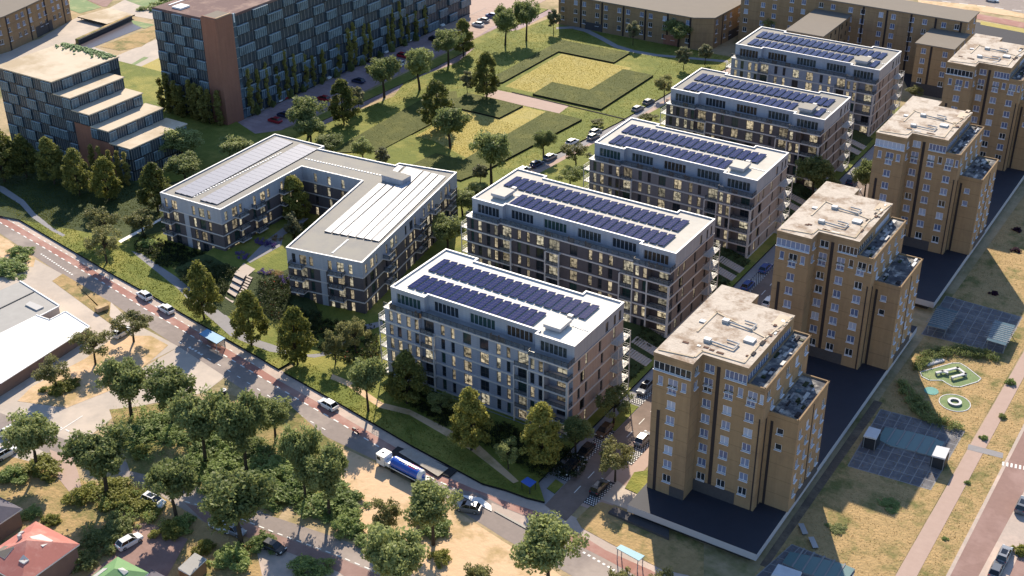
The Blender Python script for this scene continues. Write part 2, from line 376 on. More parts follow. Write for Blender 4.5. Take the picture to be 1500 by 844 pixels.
def block(ox, oy, L, wall, endw, roofk, label, plant, gaps=(), extra=0):
    root = thing('apartment_block', label, 'apartment building', (ox, oy, 0), 0, 'white roofed apartment blocks in a row')
    ZT, FH, Z0 = 18.75, 3.0, .6
    D = 18.1; yf = -2.25; ym = -1.35; xl = -L + 8.0; xr = -8.1
    w = MB(); b = MB()
    wins = []
    # section windows: (start, width)
    left = [(1.0, .85), (2.85, .95), (5.1, .95), (7.0, .9)]
    mid = [(4.3, .9), (6.6, .8), (9.3, 1.8), (13.0, 1.9), (16.6, .9), (18.8, .8)]
    ml = xr - xl - .0
    if extra: mid = [(4.3, .9), (6.6, .8), (9.0, 1.8), (17.2, 1.8), (21.6, .9), (24.0, .9), (26.3, 1.0)]
    else:
        k = (ml - 3.4) / 20.6; mid = [(a * k, c) for a, c in mid]
    bays = [(0, 3.3), (ml - 3.3, ml)] + ([(11.6, 15.2)] if extra else [])
    right = [(.35, .9), (2.1, .9)]
    for fl in range(5):
        z = Z0 + fl * FH; za, zb = z + .35, z + 2.65
        h1 = [(s, s + ww, za, zb) for s, ww in left]
        h2 = [(s, s + ww, za, zb) for s, ww in mid]
        hb = [(a + .5, c - .5, z + .12, z + 2.6) for a, c in bays]
        h3 = [(s, s + ww, za, zb) for s, ww in right]
        wins += [((-L, yf), (xl, yf), h, 'd1') for h in h1] + [((xl, ym), (xr, ym), h, 'd2' if h[1] - h[0] > 1.4 else 'd1') for h in h2]
        wins += [((xl, ym), (xr, ym), h, 'd3') for h in hb] + [((xr, yf), (-4.9, yf), h, 'd1') for h in h3]
        w.facade((-L, yf), (xl, yf), z, z + FH, h1, wall)
        w.facade((xl, ym), (xr, ym), z, z + FH, sorted(h2 + hb), wall)
        w.facade((xr, yf), (-4.9, yf), z, z + FH, h3, wall)
        # corner loggia / top terrace
        yc = yf + 1.9
        hc = [(1.6, 3.7, z + .15, z + 2.55)]
        w.facade((-4.9, yc), (0, yc), z, z + FH, hc, wall); wins.append(((-4.9, yc), (0, yc), hc[0], 'd2'))
        w.face([(-4.9, yf, z), (-4.9, yc, z), (-4.9, yc, z + FH), (-4.9, yf, z + FH)], wall)
        w.face([(xl, yf, z), (xl, ym, z), (xl, ym, z + FH), (xl, yf, z + FH)], wall)
        w.face([(xr, ym, z), (xr, yf, z), (xr, yf, z + FH), (xr, ym, z + FH)], wall)
        # right end wall
        off = .9 * (fl % 2)
        he = [(1.7 + off, 2.6 + off, za, zb), (4.4 - off, 5.2 - off, za, zb), (9.2 + off, 10.1 + off, za, zb), (14.6 + off * .6, 15.5 + off * .6, za, zb), (17.4, 18.6, za - .2, zb)]
        he = [h for h in he if True]
        w.facade((0, yc), (0, D), z, z + FH, he, endw)
        wins += [((0, yc), (0, D), h, 'd1') for h in he]
        w.facade((0, D), (-L, D), z, z + FH, [], wall); w.facade((-L, D), (-L, yf), z, z + FH, [], wall)
        # bands at each floor line
        zb_ = z - .14
        for (a, y0, c) in ((-L - .1, yf, xl), (xr, yf, .12)):
            b.box(a, c, y0 - .12, y0, zb_, zb_ + .3, 'band')
        b.box(xl + .12, xr - .003, ym - .12, ym, zb_, zb_ + .3, 'band'); b.box(0, .12, yf, D, zb_, zb_ + .3, 'band')
        b.box(xl, xl + .12, yf, ym - .12, zb_, zb_ + .3, 'band')
    w.face([(-L, yf, .0), (0, yf, 0), (0, yf, Z0), (-L, yf, Z0)], wall)
    w.face([(0, yf, 0), (0, D, 0), (0, D, Z0), (0, yf, Z0)], endw)
    # corner column pieces
    b.box(-.32, .1, yf - .1, yf + .25, .0, Z0 + 4 * FH, 'band'); b.box(-5.1, -4.8, yf - .1, yf, 0, Z0 + 4 * FH, 'band')
    w.build('wall', root); b.build('band', root)
    # terrace slab on top of the lower storeys
    zt = Z0 + 5 * FH
    t = MB(); t.prism([(-L - .15, yf - .15), (xl + .12, yf - .15), (xl + .12, ym - .15), (xr, ym - .15), (xr, yf - .15), (.14, yf - .15), (.14, D), (-L - .15, D)], zt - .14, zt + .16, 'band', 'metal_grey')
    tr = t.build('terrace', root)
    rl = MB(); rail_mb(rl, [(-L - .1, yf - .05), (xl + .1, yf - .05), (xl + .1, ym - .05), (xr, ym - .05), (xr, yf - .05), (.08, yf - .05), (.08, -.1)], zt + .16, 1.1)
    rl.build('railing', tr)
    # a few timber screens on the terrace
    sc = MB()
    for a in gaps:
        y0 = yf if (a < xl or a > xr - 1.5) else ym
        sc.box(a, a + 1.5, y0 + .12, y0 + .2, zt + .16, zt + 1.15, 'wood'); sc.box(a, a + .08, y0 + .2, y0 + .7, zt + .16, zt + 1.15, 'wood')
    if gaps: sc.build('timber_screen', tr)
    # balconies in the bays
    for a, c in bays:
        for fl in range(1, 5):
            z = Z0 + fl * FH
            m = MB(); m.box(xl + a + .15, xl + c - .02, yf - .05, ym - .13, z - .14, z + .06, 'band')
            o = m.build('balcony', root); q = MB(); rail_mb(q, [(xl + a + .3, yf), (xl + c - .2, yf)], z + .06, 1.0, bars=False); q.build('railing', o)
        m = MB(); m.box(xl + c - .3, xl + c - .02, yf - .08, yf + .2, 0, zt - 3.14, 'band')
        if a > 0: m.box(xl + a + .02, xl + a + .3, yf - .08, yf + .2, 0, zt - 3.14, 'band')
        m.build('column', root)
    for fl in range(5):
        z = Z0 + fl * FH
        m = MB(); m.box(-4.8, -.005, yf - .05, yf + 1.88, z - .12, z + .06, 'band'); o = m.build('balcony', root)
        q = MB(); rail_mb(q, [(-4.7, yf), (-.1, yf), (-.1, yf + 1.8)], z + .06, 1.0); q.build('railing', o)
    # steel balcony stacks at both ends
    for (x0, x1, y0, y1) in ((.13, 1.75, 13.3, 18.0), (-L - 1.7, -L - .03, yf + .1, 3.2)):
        cm = MB()
        ex = x1 - .16 if x0 > 0 else x0
        for yy in (y0, y1 - .16): cm.box(ex, ex + .16, yy, yy + .16, 0, zt - 2.8, 'band')
        cm.build('balcony_frame', root)
        for fl in range(5):
            z = Z0 + fl * FH
            m = MB(); m.box(x0, x1, y0, y1, z - .16, z, 'metal_white'); o = m.build('balcony', root)
            q = MB(); e0 = .1 if x0 < 0 else .02
            pts = [(x0 + .0, y0 + .06), (x1 - .06, y0 + .06), (x1 - .06, y1 - .06), (x0, y1 - .06)] if x0 > 0 else [(x1, y1 - .06), (x0 + .06, y1 - .06), (x0 + .06, y0 + .06), (x1, y0 + .06)]
            rail_mb(q, pts, z, 1.0, 'metal_white', bars=True); q.build('railing', o)
    # penthouse
    px, pr = xl - .2, xr; st = 1.3
    poly = [(-L, 0), (px, 0), (px, st), (pr, st), (pr, 0), (0, 0), (0, D), (pr, D), (pr, D - st), (px, D - st), (px, D), (-L, D)]
    p = MB(); z0, z1 = zt + .16, ZT - .2
    groups = [((-L, 0), (px, 0), [(1.3, 5.6)])]
    lm = pr - px; n = 4 if extra else 3
    gm = [(lm * (i + .5) / n - 2.9 + .1, 5.6) for i in range(n)]
    groups.append(((px, st), (pr, st), gm)); groups.append(((pr, 0), (0, 0), [(1.0, 5.6)]))
    for a, c, gs in groups:
        hs = [(s, s + ww, z0 + .08, z0 + 2.3) for s, ww in gs]
        p.facade(a, c, z0, z1, hs, 'panel_grey', .2); wins += [(a, c, h, 'p6') for h in hs]
    ends = [(11.2, 12.3), (14.3, 15.1), (16.2, 17.1)]
    hs = [(a, c, z0 + .15, z0 + 2.2) for a, c in ends]
    p.facade((0, 0), (0, D), z0, z1, hs, 'panel_grey', .2); wins += [((0, 0), (0, D), h, 'd1') for h in hs]
    for i in range(6, 12): p.facade(poly[i], poly[(i + 1) % 12], z0, z1, [], 'panel_grey')
    p.facade(poly[1], poly[2], z0, z1, [], 'panel_grey'); p.facade(poly[3], poly[4], z0, z1, [], 'panel_grey')
    p.build('penthouse', root)
    for a, c, h, st_ in wins:
        dep = .2 if h[2] > zt else .28
        window(a, c, h[0], h[2], h[1] - h[0], h[3] - h[2], st_, root, (pent() if h[2] > zt else warm()) if a[0] != 0 or WR.random() < .5 else 'pane_dark', dep)
    # roof with its parapet
    r = MB(); r.prism(poly, ZT - .2, ZT, roofk)
    def inset(poly, e):
        out = []; n_ = len(poly)
        for i in range(n_):
            p0, p1, p2 = Vector(poly[i - 1]), Vector(poly[i]), Vector(poly[(i + 1) % n_])
            d1 = (p1 - p0).normalized(); d2 = (p2 - p1).normalized()
            out.append((p1.x - e * (d1.y + d2.y), p1.y + e * (d1.x + d2.x)))
        return out
    oo = inset(poly, -.06); ii = inset(poly, .3); h = ZT + .32
    for i in range(12):
        j = (i + 1) % 12
        r.face([(*oo[i], h), (*oo[j], h), (*ii[j], h), (*ii[i], h)], 'coping')
        r.face([(*oo[i], ZT - .2), (*oo[j], ZT - .2), (*oo[j], h), (*oo[i], h)], 'panel_grey')
        r.face([(*ii[j], ZT), (*ii[i], ZT), (*ii[i], h), (*ii[j], h)], 'panel_grey')
    rf = r.build('roof', root)
    # plant box, panels, vents
    bx = MB(); x0, y0 = plant
    bx.box(x0, x0 + 3.0, y0, y0 + 3.6, ZT, ZT + .55, 'metal_grey').box(x0 - .25, x0 + 3.25, y0 - .25, y0 + 3.85, ZT + .55, ZT + 1.15, 'panel_grey', roofk)
    bx.build('plant_box', rf)
    vt = MB(); vt.box(x0 + 1.2, x0 + 2.2, y0 + 5.6, y0 + 6.4, ZT, ZT + .5, 'metal_white'); vt.build('roof_vent', rf)
    stp = MB()
    for i in range(8): stp.box(x0 + 3.6 + .5 * i, x0 + 3.85 + .5 * i, y0 + 3.4 - .02 * i, y0 + 3.8 - .02 * i, ZT, ZT + .12, 'coping')
    stp.build('walkway_slab', rf)
    n = int((L - 4) / 1.86)
    for row, (yy, x00) in enumerate(((1.7, -L + 2.6), (9.0, -L + 2.1))):
        for i in range(n + (1 if row else 0)):
            x = x00 + i * 1.86
            if x > (-4.0 if row else -3.6): break
            if row == 0 and x0 - 2.4 < x < x0 + 3.6: continue
            if row == 1 and y0 + 3.9 > yy and x0 - 2 < x < x0 + 3.4: continue
            o = link('solar_panel', PANEL, rf, (x, yy, ZT))
    return root
block(-94.2, 165.2, 40.2, 'brick_pale_skylit', 'brick_end_bounce', 'roof_white', 'apartment block nearest the main road, pale skylight-tinted brick under a dazzling white roof', (-7.6, 2.6), (-33.2, -17, -39, -15.3))
block(-94.6, 205.5, 48.6, 'brick_dark', 'brick_dark_end_bounce', 'roof_pale', 'longest apartment block, dark brick, plant box at the left end of its white roof', (-45.2, 2.8), (-20, -24, -5, -29.6, -3.2), extra=1)
block(-94.7, 245.7, 41.0, 'brick_mid', 'brick_mid_end_bounce', 'roof_pale', 'third apartment block back from the main road, grey brown brick, off white roof', (-7.6, 2.6), (-29, -25, -21, -17, -5, -36))
block(-94.8, 287.0, 41.6, 'brick_dark', 'brick_dark_end_bounce', 'roof_grey', 'apartment block with dark brick storeys and greyer roof, between two paler blocks', (-7.6, 2.6), (-27, -14.4, -23, -5, -37))
block(-95.0, 328.0, 41.6, 'brick_pale_skylit', 'brick_mid_end_bounce', 'roof_grey', 'farthest apartment block, pale brick and grey roof, in front of the brown flats', (-7.6, 2.6), (-30, -26, -18, -6))

# ------------------------------------------------------------------ the U shaped four storey block
def ublock():
    Z = 12.4
    P = [G(u, v, Z) for u, v in ((234.7, 283.6), (322.6, 309), (442, 245), (530.5, 266.1), (419.1, 364), (530.5, 386.6), (669, 253.8), (584.6, 240.3), (579, 243.5), (467, 219.5), (475, 215.5), (402.8, 197.6))]
    O = P[5].copy(); O.z = 0
    root = thing('apartment_block', 'low U shaped apartment block around a courtyard, white and silvery solar strips on its roof', 'apartment building', O)
    pts = [(p.x - O.x, p.y - O.y) for p in P]
    w = MB(); b = MB(); n = len(pts)
    spec = {0: [.8, 2.0, 3.4, None, 8.4, 10.3, 12.6, 14.6], 4: [1.0, 3.0, 5.4, 11.2, 13.2, 16.0]}
    bal = {0: [(0.6, 3.2)], 1: [(4.2, 3.0), (9.8, 3.0), (19.2, 3.2)], 4: [(1.2, 3.2), (10.6, 3.4)], 5: [(9.0, 3.0), (24.5, 3.0), (32.5, 3.0), (41, 3)]}
    WN = []
    for i in range(n):
        a, c = pts[i], pts[(i + 1) % n]; Ls = math.dist(a, c)
        if Ls < 2.5: ss = []
        elif i == 0: ss = [1.0, 3.1, 4.7, 9.4, 11.4, 14.0]
        elif i == 4: ss = [1.2, 3.0, 5.4, 9.9, 12.0, 14.8]
        elif i in (1, 3, 5): ss = [.8 + 2.35 * k for k in range(int((Ls - 1.5) / 2.35)) if k % 4 != 3]
        elif i == 2: ss = [3, 7, 11]
        else: ss = []
        for fl in range(4):
            z0, z1 = fl * 3.0, fl * 3 + 3.0 if fl < 3 else Z - .15
            k = 'panel_grey' if fl == 3 else 'brick_dark'
            hs = []
            for q, s in enumerate(ss):
                ww = 1.7 if (q % 3 == 1 and i != 2) else .9
                sx = s + (.35 if fl % 2 and i not in (0, 4) else 0)
                if sx + ww < Ls - .3: hs.append((sx, sx + ww, z0 + .3, z0 + 2.55))
            hs = [h for j, h in enumerate(hs) if j == 0 or h[0] > hs[j - 1][1] + .1]
            w.facade(a, c, z0, z1, hs, k)
            WN += [(a, c, h, 'd2' if h[1] - h[0] > 1.3 else 'd1') for h in hs]
            if fl and i not in (6, 7, 8, 9, 10, 11):
                d = ((c[0] - a[0]) / Ls, (c[1] - a[1]) / Ls); b.obox(a, d, Ls - .1 * (i in (1, 3)), .1, z0 - .13, z0 + .13, 'band')
        # pale vertical panel strips
        if i in (0, 4):
            d = ((c[0] - a[0]) / Ls, (c[1] - a[1]) / Ls); s = 6.7 if i == 0 else 7.9
            b.obox((a[0] + d[0] * s, a[1] + d[1] * s), d, 1.4, .05, 0, 8.86, 'panel_grey')
    w.build('wall', root); b.build('band', root)
    for a, c, h, st in WN: window(a, c, h[0], h[2], h[1] - h[0], h[3] - h[2], st, root, warm(.8))
    for i, lst in bal.items():
        a, c = pts[i], pts[(i + 1) % n]; Ls = math.dist(a, c); d = Vector(((c[0] - a[0]) / Ls, (c[1] - a[1]) / Ls)); nn = Vector((d.y, -d.x))
        for s, ww in lst:
            for fl in (1, 2, 3):
                m = MB(); o0 = Vector(a) + d * s + nn * .11; m.obox(o0, d, ww, 1.5, fl * 3 - .14, fl * 3 + .1, 'band'); o = m.build('balcony', root)
                q = MB(); e = o0 + nn * 1.44
                rail_mb(q, [o0, e, e + d * ww, o0 + d * ww], fl * 3 + .1, 1.0); q.build('railing', o)
    r = MB(); r.prism(pts, Z - .15, Z, 'roof_grey')
    A = pts; h = Z + .3
    def off(e):
        out = []
        for i in range(n):
            p0, p1, p2 = Vector(A[i - 1]), Vector(A[i]), Vector(A[(i + 1) % n])
            d1 = (p1 - p0).normalized(); d2 = (p2 - p1).normalized(); k = 1 / (1 + d1.dot(d2)) if d1.dot(d2) > -.9 else 1
            out.append((p1.x - e * (d1.y + d2.y) * k, p1.y + e * (d1.x + d2.x) * k))
        return out
    oo, ii = off(-.06), off(.28)
    for i in range(n):
        j = (i + 1) % n
        r.face([(*oo[i], h), (*oo[j], h), (*ii[j], h), (*ii[i], h)], 'coping'); r.face([(*oo[i], Z - .2), (*oo[j], Z - .2), (*oo[j], h), (*oo[i], h)], 'panel_grey')
        r.face([(*ii[j], Z), (*ii[i], Z), (*ii[i], h), (*ii[j], h)], 'panel_grey')
    rf = r.build('roof', root)
    # solar strips
    def strip(p, q, wid, kind, kl, cells):
        p = G(*p, Z) - O; q = G(*q, Z) - O; d = (q - p); d.z = 0; Ls = d.length; d.normalize(); nrm = Vector((d.y, -d.x, 0))
        me = MB(); t = .12
        def quad(s0, s1, o0, o1, k, up=0):
            f = lambda s, o: (d.x * s + nrm.x * o, d.y * s + nrm.y * o, .22 + t * (1 - o / wid) + up)
            me.face([f(s0, o0), f(s0, o1), f(s1, o1), f(s1, o0)], k)
        quad(0, Ls, 0, wid, kind)
        for s in range(1, cells): quad(Ls * s / cells - .04, Ls * s / cells + .04, 0, wid, kl, .006)
        f = lambda s, o, z: (d.x * s + nrm.x * o, d.y * s + nrm.y * o, z)
        for s in (0, Ls): me.face([f(s, 0, .2 + t), f(s, wid, .2), f(s, wid, 0.02), f(s, 0, .02)], 'metal_dark')
        me.face([f(0, wid, .02), f(Ls, wid, .02), f(Ls, wid, .22), f(0, wid, .22)], 'metal_dark'); me.face([f(0, 0, .02), f(Ls, 0, .02), f(Ls, 0, .34), f(0, 0, .34)], 'metal_dark')
        me.build('solar_panel', rf, (p.x, p.y, Z))
    z1 = lambda x, y: (220 + x / 5.115, 180 + y / 5.115)
    z2 = lambda x, y: (400 + x / 4.443, 220 + y / 4.443)
    lerp = lambda a, c, t: (a[0] + (c[0] - a[0]) * t, a[1] + (c[1] - a[1]) * t)
    for a0, a1, c0, c1 in ((z1(185, 525), z1(315, 560), z1(950, 115), z1(1070, 155)), (z1(375, 585), z1(500, 615), z1(1125, 165), z1(1255, 205))):
        for k in range(3): strip(lerp(a0, a1, k / 3), lerp(c0, c1, k / 3), 1.75, 'solar_pale', 'solar_pale_line', 22)
    for k in range(7):
        a = lerp(z2(335, 535), z2(645, 592), k / 6); c = z2(690, 222) if k == 0 else z2(935 + (k - 3) * 49, 133 + (k - 3) * 12)
        if k == 1: c = z2(745, 228)
        if k == 2: c = z2(800, 236)
        strip(a, c, 1.62, 'solar_white', 'solar_white_line', 26 if k > 2 else 20)
    for u, v in (z2(775, 145), z2(830, 155), z2(865, 165)): strip((u, v), (u + 9, v - 9), 1.4, 'solar_white', 'solar_white_line', 3)
    pb = MB(); c = G(*z2(708, 200), Z) - O; pb.box(c.x, c.x + 6, c.y, c.y + 3.4, Z, Z + 1.5, 'panel_grey', 'roof_grey'); pb.build('plant_box', rf)
    for p, q, nn_ in ((z2(215, 55), z2(715, 165), 26), (z2(380, 670), z2(485, 580), 14), (z1(320, 555), z1(985, 220), 34)):
        sl = MB(); a = G(*p, Z) - O; c = G(*q, Z) - O; d = (c - a); L_ = d.length; d.normalize()
        for k in range(nn_):
            x = a + d * (L_ * k / nn_); sl.obox((x.x, x.y), (d.x, d.y), L_ / nn_ * .55, .45, Z, Z + .12, 'coping')
        sl.build('walkway_slab', rf)
    return root
ublock()

# ------------------------------------------------------------------ the four brown towers on their two parking decks
DECK = 2.5
def tower(x0, y0, label):
    root = thing('residential_tower', label, 'tower block', (x0, y0, DECK), 0, 'brown brick towers on parking decks')
    m = MB(); WN = []
    FH = 2.93; BZ = .55
    rows = [3.1 + 2.93 * k - .6 for k in range(7)]            # sill heights above the deck, lower floors
    T8, T9 = 23.7, 26.3
    k = 'tower_brick'
    def fac(a, c, z0, z1, wl, mat_=k, dep=.18):
        hs = [(s, s + ww, z, z + hh) for s, z, ww, hh, st in wl]
        m.facade(a, c, z0, z1, hs, mat_, dep)
        for s, z, ww, hh, st in wl: WN.append((a, c, s, z, ww, hh, st, dep))
    band = lambda s, ww, n: (s, T9 - 2.5, ww, 1.55, 'w%d' % n)
    # wing front (y=0, x 0..6.7)
    wl = [(2.7, z, 1.5, 1.5, 'w2') for z in rows[0:7]] + [(.9, 21.2, .9, 1.6, 'w1'), (2.7, 21.2, 1.7, 1.6, 'w2'), (5.0, 21.2, .9, 1.6, 'w1'), band(.05, 6.5, 7)]
    fac((0, 0), (6.7, 0), 0, T9, wl)
    fac((6.7, 0), (6.7, 3.5), 0, T9, [(1.0, T9 - 2.3, 1.4, 1.4, 'w2'), (1.0, 21.3, 1.4, 1.4, 'w2')])
    # inner front (y=3.5) left of the main block
    wl = [(.55, z + .0, 1.5, 1.5, 'w2') for z in rows] + [(.55, 21.2, 1.6, 1.5, 'w2'), (.55, T9 - 2.4, 1.7, 1.4, 'w2')]
    fac((6.7, 3.5), (10.0, 3.5), 0, T9, wl)
    wl = [(.85, z, 1.5, 1.5, 'w2') for z in rows] + [(4.65, z, 1.5, 1.5, 'w2') for z in rows] + [(.85, 21.2, 1.5, 1.5, 'w2'), (3.1, 21.2, .9, 1.6, 'w1'), (4.8, 21.2, 1.6, 1.6, 'w2'), (6.8, 21.2, .65, 1.6, 'w1')]
    fac((10.0, 3.5), (17.6, 3.5), 0, T8, wl)
    fac((10.0, 3.5), (14.5, 3.5), T8, T9, [(.75, T9 - 2.5, 3.7, 1.55, 'w5')])
    # main right side above the low block
    sd = [(1.0 + 3.9 * i, 21.2, 1.4, 1.6, 'w2') for i in range(5)] + [(3.0 + 3.9 * i, 18.4, 1.4, 1.5, 'w2') for i in range(4)]
    fac((17.6, 3.5), (17.6, 22.2), 0, T8, sd)
    fac((14.5, 3.5), (14.5, 22.2), T8, T9, [(.15, T9 - 2.4, 8.2, 1.45, 'w8'), (9.6, T9 - 2.4, 8.2, 1.45, 'w8')])
    # low right block
    fac((17.6, 6.3), (22.5, 6.3), 0, 17.9, [(1.5, 14.5, 1.15, 1.15, 'w1'), (1.5, 11.5, 1.15, 1.15, 'w1')])
    lb = [(s, 3.0 + 2.93 * q - .6, 1.3, 1.5, 'w2') for q in range(5) for s in (.9, 4.0, 7.6, 10.9)]
    fac((22.5, 6.3), (22.5, 19.4), 0, 17.9, lb)
    # backs
    for a, c, z in (((22.5, 19.4), (17.6, 19.4), 17.9), ((17.6, 22.2), (6.7, 22.2), T8), ((6.7, 22.2), (6.7, 25.4), T9), ((6.7, 25.4), (0, 25.4), T9), ((0, 25.4), (0, 0), T9), ((14.5, 22.2), (6.7, 22.2), T9)): fac(a, c, T8 if (z == T9 and a[0] == 14.5) else 0, z, [])
    m.build('wall', root)
    # downpipe recesses and plinth stone
    for x, y, ww, z0, z1 in ((1.05, 0, .55, 0, 16.2), (9.35, 3.5, .6, 0, T9 - .9), (17.05, 3.5, .22, 0, 18.2), (18.0, 6.3, .45, 0, 16.6)): MB().box(x, x + ww, y - .05, y, z0, z1, 'tower_strip').build('downpipe_recess', root)
    MB().box(17.6, 17.65, 5.0, 5.5, 0, 17.5, 'tower_strip').build('downpipe_recess', root); MB().box(22.5, 22.55, 12.9, 13.25, 0, 17.4, 'tower_strip').build('downpipe_recess', root)
    for q in ((4.1, 6.72, -.06, 0, 0, 2.0), (6.76, 14.2, 3.44, 3.5, 0, 2.3), (22.5, 22.56, 9.4, 19.3, 0, 1.9)): MB().box(*q, 'plinth_stone').build('plinth', root)
    # roofs
    def rim(mb, poly, z, kk, h=.35, t=.3):
        A = sum(poly[i][0] * poly[(i + 1) % len(poly)][1] - poly[(i + 1) % len(poly)][0] * poly[i][1] for i in range(len(poly)))
        if A < 0: poly = poly[::-1]
        for a, c in zip(poly, poly[1:] + poly[:1]):
            Ls = math.dist(a, c); d = ((c[0] - a[0]) / Ls, (c[1] - a[1]) / Ls); mb.obox((a[0] - d[0] * .05, a[1] - d[1] * .05), d, Ls + .1, -t, z, z + h, kk)
    top = [(-.08, -.08), (6.78, -.08), (6.78, 3.42), (14.58, 3.42), (14.58, 22.28), (6.78, 22.28), (6.78, 25.48), (-.08, 25.48)]
    r = MB(); r.prism(top, T9, T9 + .55, k, 'tower_roof'); rf = r.build('roof', root)
    p = MB(); z = T9 + .55
    rr = random.Random(int(y0))
    # pipes, ducts and repairs on the roof
    for x, y in ((6.2, 7.2), (6.2, 14.2)):
        for a, c in (((x, y), (x + 4.2, y - .3)), ((x + 4.2, y - .3), (x + 4.3, y + 1.6)), ((x + 2.2, y + 1.7), (x + 4.3, y + 1.6))):
            p.tube((*a, z + .3), (*c, z + .3), .14, .14, 'metal_white', 6)
    p.build('roof_pipe', rf)
    p = MB()
    for x, y, ww, dd, hh in ((5.2, 6.9, 1.1, .9, .5), (5.2, 13.9, 1.1, .9, .5), (10.6, 10.2, 1.7, 1.5, .35), (2.0, 12.0, 1.0, .9, .2)): MB().box(x, x + ww, y, y + dd, z, z + hh, 'metal_white' if hh > .3 else 'metal_grey', 'canopy_white').build('roof_vent', rf)
    p = MB(); 
    for a, c in (((.3, 1.0), (6.0, 1.9)), ((6.0, 1.9), (6.2, 4.2)), ((6.2, 4.3), (13.4, 4.6)), ((13.2, 4.5), (13.0, 12.0)), ((13.0, 12.0), (14.2, 21.6)), ((3.0, 16.5), (13.4, 13.2)), ((3.0, 9.0), (3.1, 16.5))):
        Ls = math.dist(a, c); d = ((c[0] - a[0]) / Ls, (c[1] - a[1]) / Ls); p.obox(a, d, Ls, .28, z, z + .14, 'roof_beige')
    p.build('roof_kerb', rf)
    p = MB()
    for q in range(12): 
        x = rr.uniform(12.6, 14.0); y = rr.uniform(4, 21.5); MB().box(x, x + rr.uniform(.3, .9), y, y + rr.uniform(.4, 1.6), z, z + rr.uniform(.06, .2), rr.choice(['rust', 'roof_beige', 'tower_strip', 'metal_grey'])).build('roof_patch', rf)
    for q in range(5):
        x = rr.uniform(1, 11); y = rr.uniform(4.2, 5.4); MB().box(x, x + rr.uniform(.6, 1.6), y, y + .5, z, z + .08, rr.choice(['rust', 'metal_white', 'rust'])).build('roof_patch', rf)
    MB().box(12.3, 14.2, 17.5, 21.3, z, z + .05, 'roof_beige').build('roof_patch', rf)
    # terraces on the setbacks
    t = MB(); t.box(14.5, 17.68, 3.42, 22.28, T8, T8 + .12, k, 'tower_terrace'); rim(t, [(14.55, 3.42), (17.68, 3.42), (17.68, 22.28), (14.55, 22.28)], T8 + .12, k, .3, .25); te = t.build('terrace', root)
    t2 = MB(); t2.box(17.6, 22.58, 6.22, 19.48, 17.9, 18.02, k, 'tower_terrace'); rim(t2, [(17.65, 6.22), (22.58, 6.22), (22.58, 19.48), (17.65, 19.48)], 18.02, k, .3, .25); te2 = t2.build('terrace', root)
    for par, bx, zz in ((te, (14.9, 17.2, 4.2, 21.4), T8 + .12), (te2, (18.1, 22.0, 7.0, 18.8), 18.02)):
        for i in range(16):
            x = rr.uniform(bx[0], bx[1] - .5); y = rr.uniform(bx[2], bx[3] - .9); MB().box(x, x + rr.uniform(.15, .7), y, y + rr.uniform(.3, 2.2), zz, zz + rr.uniform(.06, .3), rr.choice(['metal_grey', 'metal_white', 'tower_strip', 'leaf_bed', 'glass_roof', 'metal_grey', 'tower_strip'])).build('terrace_item', par)
    for a, c, s_, zz, ww, hh, st, dep in WN:
        if a[1] == 19.4 or a == (0, 25.4): continue
        window(a, c, s_, zz, ww, hh, st, root, 'pane_dark' if zz < 5 else twin_pane(), dep)
    return root
TL = ['nearest and largest brown tower, weathered beige roof, closest to the main road',
      'brown tower second from the bottom, sharing one dark parking deck with the nearest tower',
      'third brown tower from the main road, front one on the second parking deck',
      'farthest of the four brown towers, partly cut by the top right frame']
for y, l in zip((156.2, 206.1, 261.5, 314.4), TL): tower(-74.6, y, l)
for y0, y1, lab in ((150.3, 231.4, 'dark raised parking deck with pale edge under the two nearest brown towers'), (242.8, 345, 'dark raised parking deck with pale edge under the two far brown towers')):
    t = thing('parking_deck', lab, 'parking deck', (-63, y0, 0))
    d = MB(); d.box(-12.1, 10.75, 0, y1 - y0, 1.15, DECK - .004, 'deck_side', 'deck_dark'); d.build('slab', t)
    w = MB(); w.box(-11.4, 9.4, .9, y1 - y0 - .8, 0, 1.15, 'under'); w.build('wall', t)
# ------------------------------------------------------------------ blue glass slab and the stepped glass block
def glass_face(root, base, a, c, z0, nf, fh, bay, mat_='glass_wall', jitter=0, pname='glass_bay', cap=999, pr=.55):
    Ls = math.dist(a, c); d = Vector(((c[0] - a[0]) / Ls, (c[1] - a[1]) / Ls))
    cnt = 0
    for fl in range(nf):
        z = z0 + fl * fh
        base.obox(a, d, Ls, .12, z - .12, z + .12, 'metal_dark')
        nb = max(1, round(Ls / bay)); bw = Ls / nb
        for i in range(nb):
            s = i * bw
            # slender uprights on every bay of the recessed glazing
            for q in range(4): base.obox(Vector(a) + d * (s + bw * q / 4), d, .09, .1, z + .12, z + fh - .12, 'metal_grey')
            if (i + fl + jitter) % 2 and cnt < cap:
                s0 = s + (.5 if fl % 2 else -.2); s0 = max(.05, min(Ls - bw * .9, s0)); ww = bw * (.95 if (i * 7 + fl * 3) % 4 else .7)
                ww = min(ww, Ls - s0 - .05)
                b = MB(); o = Vector(a) + d * s0; nn = Vector((d.y, -d.x))
                b.obox(o + nn * .12, d, ww, pr, z + .25, z + fh - .35, 'glass_panel')
                k = max(2, int(ww / .8))
                for q in range(k + 1):
                    b.obox(o + nn * (.12 + pr) + d * ((ww - .07) * q / k), d, .07, .04, z + .25, z + fh - .35, 'fin')
                b.obox(o + nn * .1, d, ww, pr + .1, z + fh - .35, z + fh - .25, 'fin'); b.obox(o + nn * .1, d, ww, pr + .1, z + .15, z + .25, 'metal_dark')
                b.build(pname, root); cnt += 1
